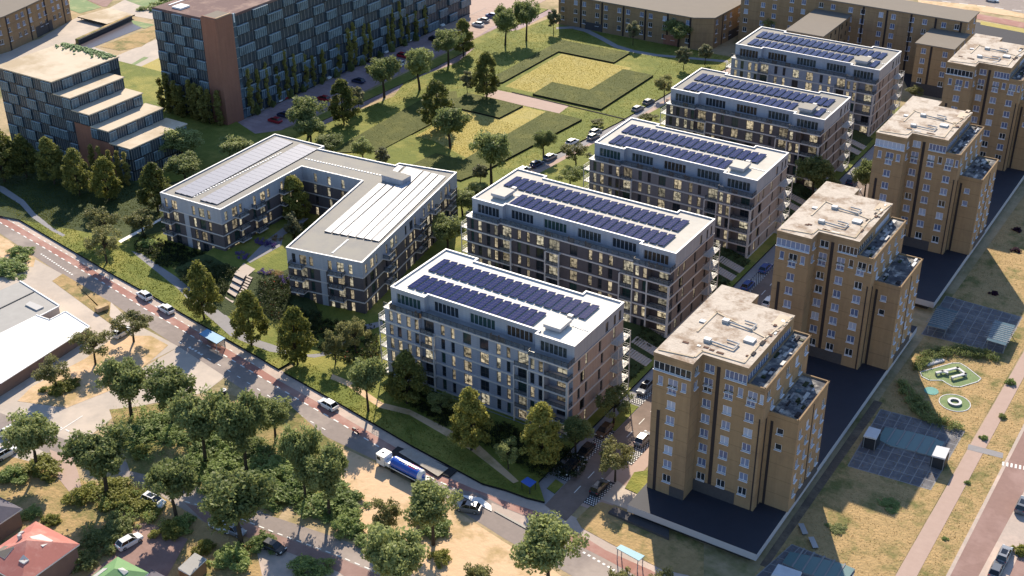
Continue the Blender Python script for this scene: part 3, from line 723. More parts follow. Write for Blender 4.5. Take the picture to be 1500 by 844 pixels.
def slab_block():
    x0, x1, y0, y1, H = -275.4, -251.2, 241.2, 362, 30.2
    root = thing('office_slab', 'long high blue glass slab with a red brick stair tower on its corner', 'apartment building', (x1, y0, 0))
    X0, Y1 = x0 - x1, y1 - y0
    w = MB(); w.prism([(X0, 0), (0, 0), (0, Y1), (X0, Y1)], 0, H, 'glass_wall', 'roof_brown')
    glass_face(root, w, (X0, 0), (-5.2, 0), .1, 10, 3.0, 4.2, pname='glass_panel')
    glass_face(root, w, (0, 7.2), (0, Y1), .1, 10, 3.0, 6.3, jitter=1)
    w.obox((X0, 0), (1, 0), -X0 - 5.2, .16, H - .5, H + .25, 'roof_brown'); w.obox((0, 7.2), (0, 1), Y1 - 7.2, .16, H - .5, H + .25, 'roof_brown')
    w.build('wall', root)
    c = MB(); c.prism([(-4.9, -.7), (.55, -.7), (.55, 5.8), (-4.9, 5.8)], 0, H + .75, 'core_brick', 'roof_taupe'); c.box(-4.7, .4, -.5, -.2, H + .75, H + 1.0, 'core_brick').box(.1, .4, -.2, 5.6, H + .75, H + 1.0, 'sand'); c.build('stair_tower', root)
    g = MB(); g.box(-5.2, -4.9, -.35, 0, 0, H + .6, 'glass_panel').box(0, .35, 5.8, 7.2, 0, H + .5, 'glass_panel')
    for i in range(1, 10): g.box(0, .4, 5.78, 7.22, i * 3 - .08, i * 3 + .08, 'metal_grey')
    g.box(.36, .42, 6.4, 6.8, H - 2.0, H + .5, 'coping'); g.build('corner_glazing', root)
    r = MB(); r.box(-19, -15.5, 2.5, 6, H, H + .5, 'coping').box(-9.5, -7, 20, 24, H, H + .9, 'metal_white').box(-16, -13, 34, 38, H, H + .8, 'metal_grey').box(-17, -5, 60, 64, H, H + 1.6, 'roof_brown').box(-22, -21.5, 4, 24, H, H + .15, 'coping'); r.build('roof_plant', root)
slab_block()
def stepped_block():
    D = 18.4; y0 = 200.4
    root = thing('stepped_block', 'blue glass block stepping down in five beige roof terraces, red brick base', 'apartment building', (-270.8, y0, 0))
    xs = [(-22, 0, 22.1), (0, 6.2, 18.9), (6.2, 12.6, 15.7), (12.6, 18.8, 12.5), (18.8, 26.2, 9.3)]
    ends = [D + 4, D - .5, D - .6, D + .2, D + 1]
    for i, (a, c, z) in enumerate(xs):
        m = MB(); yb = ends[i]
        brick = 'core_brick' if i in (2, 3) else 'glass_wall'
        m.prism([(a, 0), (c, 0), (c, yb), (a, yb)], 0, z - .12, 'glass_wall')
        if i in (2, 3): m.box(a, c - .003, -.12, 0, 0, z - 3.3, 'core_brick')
        if i == 4: m.box(a, a + 1.2, -.1, 0, 0, z - .6, 'core_brick')
        zlow = 0 if i in (0, 1, 4) else z - 3.2
        nf = round((z - zlow) / 3.15)
        glass_face(root, m, (a, 0), (c, 0), zlow + .05 if zlow else .1, nf, (z - zlow - .25) / nf, 3.2 if i else 3.7, jitter=i, pr=.3, pname='glass_panel')
        nz = z - (xs[i + 1][2] if i < 4 else 0)
        nf = max(1, round(nz / 3.1)); glass_face(root, m, (c, 0), (c, yb), z - nz + .1, nf, (nz - .3) / nf, 3.0, jitter=i, pr=.2)
        m.build('wall', root)
        r = MB(); r.prism([(a - .1 if i else a - .2, -.35), (c + .3, -.35), (c + .3, yb + .2), (a - .1 if i else a - .2, yb + .2)], z - .12, z + .18, 'roof_beige'); o = r.build('roof', root)
        if i == 0:
            g = MB(); rr = random.Random(3)
            for q in range(260):
                x = rr.uniform(a + .5, c - 1); y = yb - abs(rr.gauss(0, 1.5)) - .3; s = rr.uniform(.3, .8)
                g.prism([(x, y), (x + s, y - .2 * s), (x + s * .8, y + s * .7), (x - .1, y + s * .6)], z + .18, z + .2 + rr.uniform(.15, .55), 'turf_green')
            g.build('roof_planting', o)
stepped_block()

# ------------------------------------------------------------------ brown flats behind
def flats(name, label, origin, masses, strips=(), roof='roof_taupe', style='w2', cols=4.6, plinths=(), roofname='roof', cat='apartment building', floors=3.0):
    root = thing(name, label, cat, (*origin, 0))
    w = MB(); WN = []; cnt = 0
    for poly, z0, z1, faces, kroof in masses:
        n = len(poly)
        for i in range(n):
            a, c = poly[i], poly[(i + 1) % n]; hs = []
            if i in faces:
                Ls = math.dist(a, c); nf = int((z1 - z0 - .6) / floors); k = max(1, int(Ls / cols)); st = Ls / k
                for fl in range(nf):
                    zz = z1 - 2.55 - fl * floors
                    if zz < 1.6: continue
                    for q in range(k): 
                        s = st * q + st * .5 - .7 + (.5 if q % 2 else -.4); 
                        if s > .3 and s + 1.4 < Ls - .3: hs.append((s, s + 1.4, zz, zz + 1.55))
            w.facade(a, c, z0, z1, hs, 'tower_brick', .18); WN += [(a, c, h) for h in hs]
    w.build('wall', root)
    for a, c, h in WN[:99]: window(a, c, h[0], h[2], 1.4, 1.55, 'w2', root, twin_pane() if h[2] > 5 else 'pane_dark', .18)
    for (a, d, wd, z0, z1, kk) in strips: MB().obox(a, d, wd, .06, z0, z1, kk).build('downpipe_recess' if kk == 'tower_strip' else 'plinth', root)
    for poly, z0, z1, faces, kroof in masses:
        cx = sum(p[0] for p in poly) / len(poly); cy = sum(p[1] for p in poly) / len(poly)
        big = []
        for p in poly:
            dx, dy = p[0] - cx, p[1] - cy; big.append((p[0] + math.copysign(.45, dx), p[1] + math.copysign(.45, dy)))
        r = MB(); r.prism(big, z1, z1 + .35, 'roof_taupe', kroof or roof); r.build(roofname, root)
    return root
# long low flats behind the park
flats('apartment_flats', 'low brown brick flats with a wide flat taupe roof behind the park lawn', (-162.7, 368.1),
      [([(-56, 0), (-6, 0), (0, 3.4), (1.5, 27), (-56, 27)], 0, 10.3, (0, 2), None)],
      [((-47.5 + 8.1 * i, 0), (1, 0), .6, 0, 10.2, 'tower_strip') for i in range(6)] + [((-45.5, -.01), (1, 0), 6.5, 0, 2.6, 'plinth_stone'), ((-16, -.01), (1, 0), 5.5, 0, 3.2, 'core_brick'), ((.35, 9), (.063, .998), .5, 0, 10.2, 'tower_strip'), ((.7, 14), (.063, .998), 10, 0, 3, 'plinth_stone')], cols=4.05)
gp = MB(); gp.box(-27, -14, 19, 26.8, 10.65, 10.75, 'lawn_light'); gp.build('roof_planting', [o for o in bpy.data.objects if o.name.startswith('apartment_flats')][0])
f = flats('apartment_flats', 'tall brown brick flats with two lower wings behind the farthest white roofed block', (-96.5, 366.5),
      [([(-62, 15.5), (9.6, 15.5), (9.6, 26.5), (-62, 26.5)], 0, 18.6, (0, 1), None), ([(0, 0), (10.6, 0), (10.6, 15.4), (0, 15.4)], 0, 15, (0, 1), None), ([(-36.5, -8.5), (-25.5, -8.5), (-25.5, 15.4), (-36.5, 15.4)], 0, 15, (0, 1), None)],
      [((-22 + 7.4 * i, 15.5), (1, 0), .6, 0, 18.5, 'tower_strip') for i in range(5)] + [((4.1, 0), (1, 0), .6, 0, 14.9, 'tower_strip'), ((.05, -.01), (1, 0), 10.4, 0, 3.4, 'plinth_stone'), ((10.6, 3), (0, 1), .5, 0, 14.9, 'tower_strip'), ((-25.5, 6), (0, 1), .5, 0, 14.9, 'tower_strip')], cols=4.6)
def corner_flats():
    p = [G(*q) for q in ((-70, 101), (16, 75), (47, 59.5), (105.5, 29.5))]
    o = p[3]; q = [((a.x - o.x), (a.y - o.y)) for a in p]
    back = [(q[3][0] - 14, q[3][1] + 4), (q[0][0] - 16, q[0][1] + 10)]
    d = Vector((q[3][0] - q[2][0], q[3][1] - q[2][1])).normalized(); d2 = Vector((q[2][0] - q[1][0], q[2][1] - q[1][1])).normalized()
    flats('apartment_flats', 'brown brick flats in the top left corner beside the pale paved yard', (o.x, o.y),
          [([q[0], q[1], q[2], q[3]] + back, 0, 11.5, (0, 1, 2), None)],
          [((q[2][0] + d.x * s, q[2][1] + d.y * s), d, .55, 0, 11.4, 'tower_strip') for s in (.2, 9.5, 19)] + [((q[1][0] + d2.x * .3, q[1][1] + d2.y * .3), d2, .55, 0, 11.4, 'tower_strip'), ((q[2][0] + d.x * 3, q[2][1] + d.y * 3), d, 9, 0, 3.6, 'plinth_stone')], cols=3.6)
corner_flats()

# ------------------------------------------------------------------ lower left: hall, houses, sheds
z2 = lambda x, y: (x / 5.115, 400 + y / 5.115)
z4 = lambda x, y: (x / 5.146, 680 + y / 5.146)
def hall():
    o = G(*z2(300, 320), 2.3); o.z = 0
    root = thing('warehouse', 'flat roofed hall, one half ribbed grey and one half dazzling white, left edge', 'warehouse', o)
    g = [G(*p, 2.3) - o for p in (z2(145, 65), z2(440, 250), z2(300, 322), z2(-150, 540), z2(-300, 330), z2(0, 130))]
    m = MB(); m.prism(recenter(g), 0, 2.3, 'wall_white', 'corrugated')
    for a, c in ((g[0], g[1]), (g[1], g[2])):
        d = Vector((c.x - a.x, c.y - a.y)); L_ = d.length; d.normalize(); m.obox((a.x, a.y), d, L_, -.3, 2.3, 2.5, 'coping')
    a, c = G(*z2(258, 145), 2.3) - o, G(*z2(-60, 300), 2.3) - o; d = Vector((c.x - a.x, c.y - a.y)); L_ = d.length; d.normalize(); m.obox((a.x, a.y), d, L_, .25, 2.3, 2.45, 'metal_dark')
    m.build('ribbed_roof_hall', root)
    s = [G(*p, 2.3) - o for p in (z2(225, 220), z2(330, 262), z2(275, 287), z2(190, 245))]; q = MB(); q.prism(recenter(s), 2.3, 2.6, 'metal_white'); q.build('skylight', root)
    g = [G(*p, 2.6) - o for p in (z2(268, 318), z2(372, 355), z2(490, 293), z2(667, 405), z2(0, 830), z2(-400, 1050), z2(-400, 650), z2(0, 450))]
    m = MB(); m.prism(recenter(g), 0, 2.6, 'wall_brick', 'roof_bright')
    for i in range(4):
        a, c = g[i], g[i + 1]; d = Vector((c.x - a.x, c.y - a.y)); L_ = d.length; d.normalize(); m.obox((a.x, a.y), d, L_, -.25, 2.6, 2.75, 'coping')
    m.build('white_roof_hall', root)
hall()
def hip_house(name, label, x0, x1, y0, y1, eave, apex, roof, extras=(), wall='wall_brick', pyramid=False):
    root = thing(name, label, 'house', ((x0 + x1) / 2, (y0 + y1) / 2, 0)); a, b = (x1 - x0) / 2, (y1 - y0) / 2
    w = MB(); w.box(-a + .4, a - .4, -b + .4, b - .4, 0, eave, wall); w.build('wall', root)
    r = MB(); e = .0; k = 0 if pyramid else abs(b - a)
    if b >= a: p, q = (0, -k, apex), (0, k, apex)
    else: p, q = (-k, 0, apex), (k, 0, apex)
    c = [(-a, -b, eave), (a, -b, eave), (a, b, eave), (-a, b, eave)]
    if k < .05:
        for i in range(4): r.face([c[i], c[(i + 1) % 4], (0, 0, apex)], roof)
    elif b >= a:
        r.face([c[0], c[1], p], roof).face([c[1], c[2], q, p], roof).face([c[2], c[3], q], roof).face([c[3], c[0], p, q], roof)
    else:
        r.face([c[0], c[1], q, p], roof).face([c[1], c[2], q], roof).face([c[2], c[3], p, q], roof).face([c[3], c[0], p], roof)
    r.prism([(v[0], v[1]) for v in c], eave - .25, eave - .004, 'coping')
    rf = r.build('roof', root)
    def rz(x, y):
        t = max(abs(x) - (k if a > b else 0), 0) / (a - (k if a > b else 0)); u = max(abs(y) - (k if b >= a else 0), 0) / (b - (k if b >= a else 0)); return apex - (apex - eave) * max(t, u)
    for nm, x, y, ww, dd, hh, kk in extras:
        m = MB(); zc = [rz(x + i * ww, y + j * dd) for i, j in ((0, 0), (1, 0), (1, 1), (0, 1))]
        xy = [(x, y), (x + ww, y), (x + ww, y + dd), (x, y + dd)]
        if nm == 'chimney': m.prism(xy, min(zc) - .1, max(zc) + hh, kk)
        else:
            m.face([(*p_, z_ + hh) for p_, z_ in zip(xy, zc)], kk)
            for i in range(4): j = (i + 1) % 4; m.face([(*xy[i], zc[i] - .05), (*xy[j], zc[j] - .05), (*xy[j], zc[j] + hh), (*xy[i], zc[i] + hh)], 'coping')
        m.build(nm, rf)
    return root
A = G(*z4(270, 430), 4.6); B = G(*z4(590, 610), 4.6)
hip_house('house', 'house with a faded red pyramid roof and white rooflights, bottom left corner', A.x, B.x, A.y - 11, A.y, 4.6, 7.0, 'roof_red',
          (('rooflight', -.6, 1.0, 2.9, 2.0, .12, 'metal_white'), ('chimney', -2.4, .1, .5, .5, .7, 'metal_white'), ('rooflight', 1.6, -3.0, 1.2, 1.0, .2, 'metal_white'), ('rooflight', -4.6, 1.6, .9, .7, .25, 'metal_white'), ('rooflight', -3.6, -3.6, 2.6, 2.0, .1, 'roof_taupe')), pyramid=True)
A = G(*z4(885, 690), 4.6); B = G(*z4(1080, 775), 4.6)
hip_house('house', 'house with a mossy green hip roof beside the parked white car', A.x, B.x + 1.5, A.y - 9, A.y, 4.4, 6.2, 'roof_green',
          (('rooflight', .4, 1.4, 1.2, .9, .12, 'metal_white'), ('rooflight', -2.9, -1.2, 1.2, 2.4, .1, 'metal_white')))
A = G(*z4(165, 320), 4)
hip_house('house', 'house with a slate and rust roof cut by the left frame', A.x - 12, A.x, A.y - 8, A.y, 3.6, 5.6, 'roof_slate', (('chimney', -2, .2, .6, .6, .6, 'rust'),))
B = G(*z4(1085, 775), 3)
hip_house('annex', 'low slate roofed annex beside the green roofed house', B.x + 1.2, B.x + 7, B.y - 5.5, B.y + .4, 2.8, 4.0, 'roof_slate')
def shed():
    z = lambda x, y: (240 + x / 5.146, 680 + y / 5.146)
    g = [G(*p, 2.6) for p in (z(235, 678), z(322, 715), z(195, 835), z(108, 790))]; o = g[3].copy(); o.z = 0
    root = thing('shed', 'small garden shed with a pale grey sloping roof near the bottom edge', 'shed', o)
    q = [(p.x - o.x, p.y - o.y) for p in g]; w = MB(); w.prism([(x * .95, y * .95) for x, y in q], 0, 2.4, 'wood'); w.build('wall', root)
    r = MB(); zz = [2.9, 2.6, 2.5, 2.8]; r.face([(*p, z_) for p, z_ in zip(q[::-1], zz[::-1])], 'corrugated')
    for i in range(4): j = (i + 1) % 4; r.face([(*q[i], 2.38), (*q[j], 2.38), (*q[j], zz[j]), (*q[i], zz[i])], 'coping')
    r.build('roof', root)
shed()

# ------------------------------------------------------------------ small things out in the open
def slab_thing(name, label, cat, px, z0, z1, k, legs=0, kleg='metal_grey', group=None, part='roof', rim=None):
    g = [G(u, v, z1) for u, v in px]; o = sum(g, Vector()) / len(g); o.z = 0
    root = thing(name, label, cat, o, 0, group)
    q = [(p.x - o.x, p.y - o.y) for p in g]; m = MB(); m.prism(q, z0, z1, rim or k, k); m.build(part, root)
    if legs:
        for x, y in q:
            l = MB(); l.box(x * .88 - .06, x * .88 + .06, y * .88 - .06, y * .88 + .06, 0, z0, kleg); l.build('post', root)
    return root
zA = lambda x, y: (240 + x / 5.115, 360 + y / 5.115)
zB = lambda x, y: (480 + x / 5.115, 590 + y / 5.115)
zC = lambda x, y: (720 + x / 5.146, 680 + y / 5.146)
zD = lambda x, y: (1280 + x / 6.027, 400 + y / 6.027)
zE = lambda x, y: (1240 + x / 5.115, 520 + y / 5.115)
zF = lambda x, y: (940 + x / 5, 690 + y / 5)
b = slab_thing('bus_shelter', 'bus shelter with a pale blue roof on the pavement under the first row tree', 'bus shelter', (zA(325, 622), zA(462, 692), zA(395, 735), zA(262, 660)), 2.35, 2.5, 'sky_sheet', 4, rim='metal_dark')
s_ = MB(); s_.box(-2.6, 2.6, .8, .86, .2, 2.2, 'glass_rail'); s_.build('glass_panel', b)
s_ = MB(); s_.box(-1.8, 1.8, .2, .6, .42, .5, 'wood'); s_.build('bench', b)
b = slab_thing('bus_platform', 'long weathered timber platform on the pavement beside the blue tanker', 'platform', (zB(605, 332), zB(905, 490), zB(828, 552), zB(530, 370)), .28, .42, 'plank', 0, rim='shade_edge', part='deck')
s_ = MB(); s_.box(-6.5, 6.5, -1.2, 1.2, 0, .28, 'under'); s_.build('base', b)
slab_thing('shelter', 'small shelter with a deep blue sheet roof on the dark lawn corner', 'shelter', (zC(270, 95), zC(338, 132), zC(290, 172), zC(222, 130)), 2.0, 2.12, 'blue_sheet', 4, 'metal_dark')
slab_thing('bus_shelter', 'bus shelter with a teal roof on dry grass beside the red lane near the bottom', 'bus shelter', (zC(975, 605), zC(1155, 690), zC(1112, 728), zC(938, 632)), 2.35, 2.5, 'teal_sheet', 4, rim='metal_white')
for lab, px in (('glazed bicycle shed nearer the tower on the upper paved square', (zD(565, 290), zD(745, 340), zD(640, 500), zD(470, 462))), ('glazed bicycle shed beside the pink path on the upper paved square', (zD(1070, 415), zD(1250, 462), zD(1165, 640), zD(995, 590)))):
    b = slab_thing('bicycle_shed', lab, 'bicycle shed', px, 2.2, 2.3, 'glass_roof', 4, group='glazed bicycle sheds on the paved squares', rim='metal_grey')
    m = MB()
    for i in range(9): m.box(-2.4, 2.4, -3.2 + .78 * i, -3.12 + .78 * i, 2.3, 2.36, 'metal_grey')
    m.build('glazing_bar', b)
for lab, px in (('white entrance canopy nearer the tower on the lower paved square', (zE(170, 535), zE(258, 560), zE(225, 628), zE(128, 605))), ('white entrance canopy beside the pink path on the lower paved square', (zE(675, 678), zE(775, 700), zE(740, 778), zE(640, 752))),
                ('pale entrance canopy on the paved square cut by the bottom frame', (zF(1000, 680), zF(1175, 740), zF(1150, 790), zF(950, 760)))):
    b = slab_thing('entrance_canopy', lab, 'canopy', px, 2.5, 2.8, 'canopy_white', 4, group='white canopies on the paved squares')
    m = MB(); m.box(-1.2, 1.2, -1.3, 1.2, 0, 2.2, 'metal_dark'); m.build('stair_opening', b)
for lab, px in (('long sunken glass rooflight between two white canopies on the paved square', (zE(290, 540), zE(480, 575), zE(640, 615), zE(735, 655), zE(660, 765), zE(480, 715), zE(330, 680), zE(235, 630))),
                ('long glass rooflight on the paved square cut by the bottom frame', (zF(1085, 590), zF(1300, 635), zF(1500, 690), zF(1560, 720), zF(1480, 830), zF(1190, 745), zF(1030, 670)))):
    g = slab_thing('rooflight', lab, 'rooflight', px, .0, .30, 'water_blue', 0, group='rooflights in the paved squares', rim='joint', part='glazing')
    ys = [(G(u, v, .3) - g.location) for u, v in px]; xs = sorted(p.x for p in ys); m = MB()
    for i in range(1, 6):
        x = xs[0] + (xs[-1] - xs[0]) * i / 6; m.box(x - .12, x + .12, -2.6, 2.6, .304, .4, 'joint')
    m.build('glazing_bar', g)
# benches on the dry lawn by the nearest tower
for lab, u, v, a in (('grey bench on dry grass nearer the parking deck wall', 1176, 778, -.9), ('grey bench on dry grass nearer the glass rooflight', 1191, 798, -.9)):
    p = G(u, v); b = thing('bench', lab, 'bench', p, a, 'benches on the dry lawn')
    m = MB(); m.box(-1.3, 1.3, -.45, .45, .42, .54, 'metal_grey'); m.build('seat', b)
    for x in (-1.0, .8): l = MB(); l.box(x, x + .2, -.4, .4, 0, .42, 'metal_dark'); l.build('leg', b)
# play equipment on the green pitch, ring on the round one
p = G(*zE(800, 150)); t = thing('climbing_structure', 'grey climbing frame of plank walls on the green play pitch', 'climbing frame', p)
for nm, a, c in (('beam', zE(660, 150), zE(830, 110)), ('beam', zE(830, 110), zE(900, 165)), ('beam', zE(900, 165), zE(790, 195)), ('ramp', zE(700, 135), zE(760, 150))):
    a = G(*a) - p; c = G(*c) - p; d = Vector((c.x - a.x, c.y - a.y)); L_ = d.length; d.normalize(); m = MB(); m.obox((a.x, a.y), d, L_, .5, .5, .75, 'canopy_white'); m.obox((a.x, a.y), d, .3, .4, 0, .5, 'plank'); e = (a.x + d.x * (L_ - .3), a.y + d.y * (L_ - .3)); m.obox(e, d, .3, .4, 0, .5, 'plank'); m.build(nm, t)
p = G(*zE(808, 362)); t = thing('play_ring', 'round grey seat ring in the middle of the circular green play pitch', 'play ring', p)
m = MB(); n = 20
for i in range(n):
    a0, a1 = 2 * math.pi * i / n, 2 * math.pi * (i + 1) / n
    q = [(math.cos(a) * r_, math.sin(a) * r_) for a, r_ in ((a0, 1.3), (a1, 1.3), (a1, .8), (a0, .8))]; m.prism(q, 0, .45, 'metal_grey', 'canopy_white')
m.build('ring', t)
slab_thing('table_tennis_pad', 'pair of pale concrete slabs by the hedge above the play pitch', 'concrete slab', (zE(575, 50), zE(695, 12), zE(740, 38), zE(610, 75)), 0, .35, 'canopy_white', part='slab')
# concrete flat bridge and low walls at the top left
z7 = lambda x, y: (x / 5.115, y / 5.115)
slab_thing('footbridge', 'flat pale concrete footbridge deck at the top left beyond the stepped glass block', 'footbridge', (z7(815, 60), z7(1010, 110), z7(800, 180), z7(580, 125)), .9, 1.3, 'roof_beige', 4, 'under', part='deck', rim='shade_edge')
g0, g1 = G(*z7(590, 330)), G(*z7(985, 150)); d = Vector((g1.x - g0.x, g1.y - g0.y)); L_ = d.length; d.normalize()
t = thing('retaining_wall', 'low dark retaining wall with weedy top along the ramp, top left', 'wall', g0); m = MB(); m.obox((0, 0), d, L_, .5, 0, 1.5, 'plinth_stone'); m.build('wall', t)
m = MB(); m.obox((d.y * -.0, 0), d, L_, -1.2, 0, 1.6, 'dry_grass'); m.build('verge', t)
slab_thing('kiosk', 'yellow flat topped skip at the hall forecourt', 'skip', (z2(705, 255), z2(790, 222), z2(815, 240), z2(730, 272)), .2, 1.1, 'sand', part='body')
slab_thing('low_wall', 'dark garage wall strip in front of the nearest parking deck', 'wall', (zC(880, 360), zC(925, 320), zC(1338, 490), zC(1338, 560)), 0, .5, 'plinth_stone', part='coping')
# ------------------------------------------------------------------ ground
PN = [0]; PATHS = []
def poly3(name, px, lvl, k, z=None, thick=None, side='shade_edge', world=False):
    PN[0] += 1; zz = (lvl * .006 if z is None else z) + PN[0] * .0004
    pts = [(p[0], p[1]) for p in px] if world else [(G(u, v, zz).x, G(u, v, zz).y) for u, v in px]
    if name in ('footpath', 'brick_path', 'landing'): PATHS.append(pts)
    m = MB()
    A = sum(pts[i][0] * pts[(i + 1) % len(pts)][1] - pts[(i + 1) % len(pts)][0] * pts[i][1] for i in range(len(pts)))
    if A < 0: pts = pts[::-1]
    if thick: m.prism(pts, zz - thick, zz, side, k, bottom=False)
    else: m.face([(*p, zz) for p in pts], k)
    return struct(name, m)
g = MB(); g.face([(-1500, -400, 0), (900, -400, 0), (900, 2200, 0), (-1500, 2200, 0)], 'dry_ground'); struct('ground', g)
zz1 = lambda x, y: (x / 5.115, 270 + y / 5.115)
z6 = lambda x, y: (240 + x / 5.115, 500 + y / 5.115)
zG = lambda x, y: (480 + x / 5.146, 680 + y / 5.146)
zH = lambda x, y: (240 + x / 5.146, 680 + y / 5.146)
z3 = lambda x, y: (x / 5.115, 540 + y / 5.115)
lawn_edge = [(-60, 270), (0, 305), (84, 354), (168, 403), (225, 434), (302.5, 479), (381, 524), (408, 540)]
lawn_edge2 = [(416, 545), (500, 592), (601, 651), (707, 708), (740, 717), (772, 728.6), (798, 735)]
bike_ne = [(-60, 282), (0, 316), (68, 356), (125, 389), (162, 411), (245, 460), (300, 492), (381, 540), (406, 556), (500, 609), (515, 618), (582, 657), (650, 697), (691, 715), (740, 734), (794, 752), (844, 779), (887, 806), (953, 835), (1010, 866)]
bike_sw = [(-60, 292), (0, 326), (66, 364), (123, 398), (162, 421), (213, 453), (260, 480), (396, 561), (443, 589), (500, 621), (529, 639), (572, 665), (628.6, 698.5), (666, 716), (700, 722), (740, 744), (788, 763), (844, 797), (885, 818), (924, 839), (985, 875)]
asph_sw = [(-60, 305), (0, 342), (51, 376), (109, 415), (164, 444), (260, 508), (367, 578), (480, 641), (556, 677), (609, 707), (671.6, 746), (740, 790), (800, 822), (870, 862), (930, 900)]
poly3('pavement', lawn_edge + lawn_edge2 + [(1100, 890), (985, 895)] + asph_sw[::-1], 1, 'paving')
poly3('main_road', bike_sw + asph_sw[::-1], 2, 'asphalt')
poly3('bicycle_lane', bike_ne + bike_sw[::-1], 3, 'red_lane')
# dashes
def dashes(name, pts, ln, gap, wid, lvl=5, k='white_paint'):
    W = [G(*p) for p in pts]; m = MB(); acc = 0; PN[0] += 1; z = lvl * .006 + .01 + PN[0] * .0004
    for a, c in zip(W[:-1], W[1:]):
        L_ = (c - a).length; d = (c - a) / L_; s = -acc
        while s < L_:
            s0, s1 = max(0, s), min(L_, s + ln)
            if s1 > s0:
                p, q = a + d * s0, a + d * s1; n = Vector((d.y, -d.x, 0)) * wid / 2
                m.face([(p.x + n.x, p.y + n.y, z), (p.x - n.x, p.y - n.y, z), (q.x - n.x, q.y - n.y, z), (q.x + n.x, q.y + n.y, z)][::-1], k)
            s += ln + gap
        acc = (L_ - (s - ln - gap)) if s > L_ else 0
    return struct(name, m)
dashes('road_marking', bike_sw[:14], 1.3, 1.5, .28)
dashes('road_marking', [(u - 0, v - 1.0) for u, v in bike_ne[:8]], .9, 1.5, .22)
dashes('road_marking', [(-20, 335), (60, 372), (108, 404)][1:], .5, .5, .4)
dashes('road_marking', [(262, 501), (330, 540), (420, 597), (480, 632)], 1.0, 2.2, .2)
dashes('road_marking', [(854, 809), (904, 838)], .5, .5, .4)
dashes('road_marking', [zA(190, 760), zA(290, 820)], .5, .5, .5)
poly3('traffic_island', [zB(980, 685), zB(1150, 712), zB(1225, 770), zB(1228, 812)], 0, 'coping', z=.14, thick=.14)
poly3('traffic_island', [zC(20, 355), zC(35, 352), zC(280, 480), zC(265, 490)], 0, 'metal_dark', z=.14, thick=.14)
poly3('road_verge', [zC(430, 470), zC(0, 290), zC(0, 345), zC(270, 495), zC(600, 600)], 4, 'paving')
# forecourt, side road, second road
poly3('forecourt', [(48, 378), (90, 401), (164, 444), (190, 470), (262, 508), (200, 540), (150, 575), (70, 625), (-60, 600), (-60, 420), (30, 400)], 3, 'concrete_road')
poly3('side_road', [(262, 508), (330, 552), (300, 575), (180, 600), (115, 652), (100, 690), (-60, 650), (-60, 590), (60, 610), (150, 574)], 4, 'concrete_road')
poly3('side_road', [z3(-300, 380), z3(0, 330), z3(380, 490), z3(570, 560), z3(1000, 722), (271, 709), (330, 727), (401, 757), (500, 790), (536, 806), (620, 850), (700, 900), (560, 900), (496, 838), (399, 800), (300, 765), (200, 705), (110, 676), z3(370, 640), z3(0, 470), z3(-300, 500)], 5, 'asphalt')
poly3('side_road', [(271, 737), (330, 752), (399, 781), (496.5, 817), (560, 844), (640, 890), (590, 900), (496, 838), (399, 800), (300, 765)], 6, 'brick_road')
dashes('road_marking', [(271, 735), (330, 751), (399, 779), (496.5, 815), (560, 842)], 1.0, .9, .22, 8)
dashes('road_marking', [z3(380, 410), z3(560, 490)], 1.0, 1.0, .3, 8); dashes('road_marking', [z3(450, 465), z3(620, 355)], 9, .5, .2, 8)
poly3('footpath', [z3(370, 605), z3(540, 670), z3(580, 760), (120, 715), (105, 725), (85, 700)], 7, 'pink_path')
poly3('driveway', [(190, 770), (215, 765), (275, 790), (245, 844), (120, 850), (165, 815)], 6, 'brick_road')
poly3('driveway', [(372, 790), (420, 795), (500, 830), (540, 870), (390, 870)], 4, 'paving')
poly3('dry_verge', [zA(-150, 770), z2(390, 60), z2(470, 5), z2(830, 220), z2(820, 320), z2(760, 280), z2(560, 75)], 6, 'dry_grass')
poly3('sand_verge', [z2(870, 470), z2(1130, 470), z2(1260, 540), z2(1150, 640), z2(900, 850), z2(500, 1010), z2(130, 960), z2(240, 850), z2(640, 640)], 7, 'sand')
poly3('sand_verge', [(480, 645), (556, 681), (609, 712), (671, 750), (740, 795), (800, 828), (860, 870), (700, 900), (560, 830), (510, 800), (500, 700)], 3, 'sand')
poly3('sand_verge', [zz1(0, 380), zz1(130, 470), zz1(265, 560), zz1(250, 620), zz1(100, 600), zz1(-200, 420)], 4, 'sand')
poly3('sand_verge', [(318, 572), (360, 585), (350, 620), (300, 610)], 6, 'dry_grass')
poly3('garden_ground', [(-60, 690), (20, 660), (100, 690), (140, 715), (260, 700), (300, 730), (420, 740), (380, 800), (430, 870), (-60, 900)], 2, 'dry_grass')
poly3('garden_ground', [(160, 600), (250, 590), (420, 590), (500, 660), (480, 720), (400, 750), (300, 715), (190, 690)], 6, 'lawn_dry')
# the green grounds round the new blocks
LZ = .42
big = lawn_edge + [(440, 524), (470, 540)] + lawn_edge2
green = [(G(u, v, LZ).x, G(u, v, LZ).y) for u, v in [(-60, 270)] + lawn_edge[1:] + [(427, 529), (434, 534)] + lawn_edge2]
green += [(-92.2, 150.0), (-92.2, 352), (-150, 352), (-160, 250), (-195, 262), (-222, 262), (-240, 240), (-300, 262), (-330, 262)]
poly3('lawn', green, 0, 'lawn', z=LZ, thick=LZ, world=True)
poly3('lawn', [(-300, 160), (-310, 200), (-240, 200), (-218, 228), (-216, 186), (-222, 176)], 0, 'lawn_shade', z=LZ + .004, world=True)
poly3('footpath', [zz1(-30, 0), zz1(30, 20), zz1(180, 120), zz1(260, 215), zz1(400, 330), zz1(490, 380), zz1(470, 392), zz1(380, 345), zz1(240, 250), zz1(150, 150), zz1(0, 55), zz1(-60, 40)], 0, 'path_grey', z=LZ + .008)
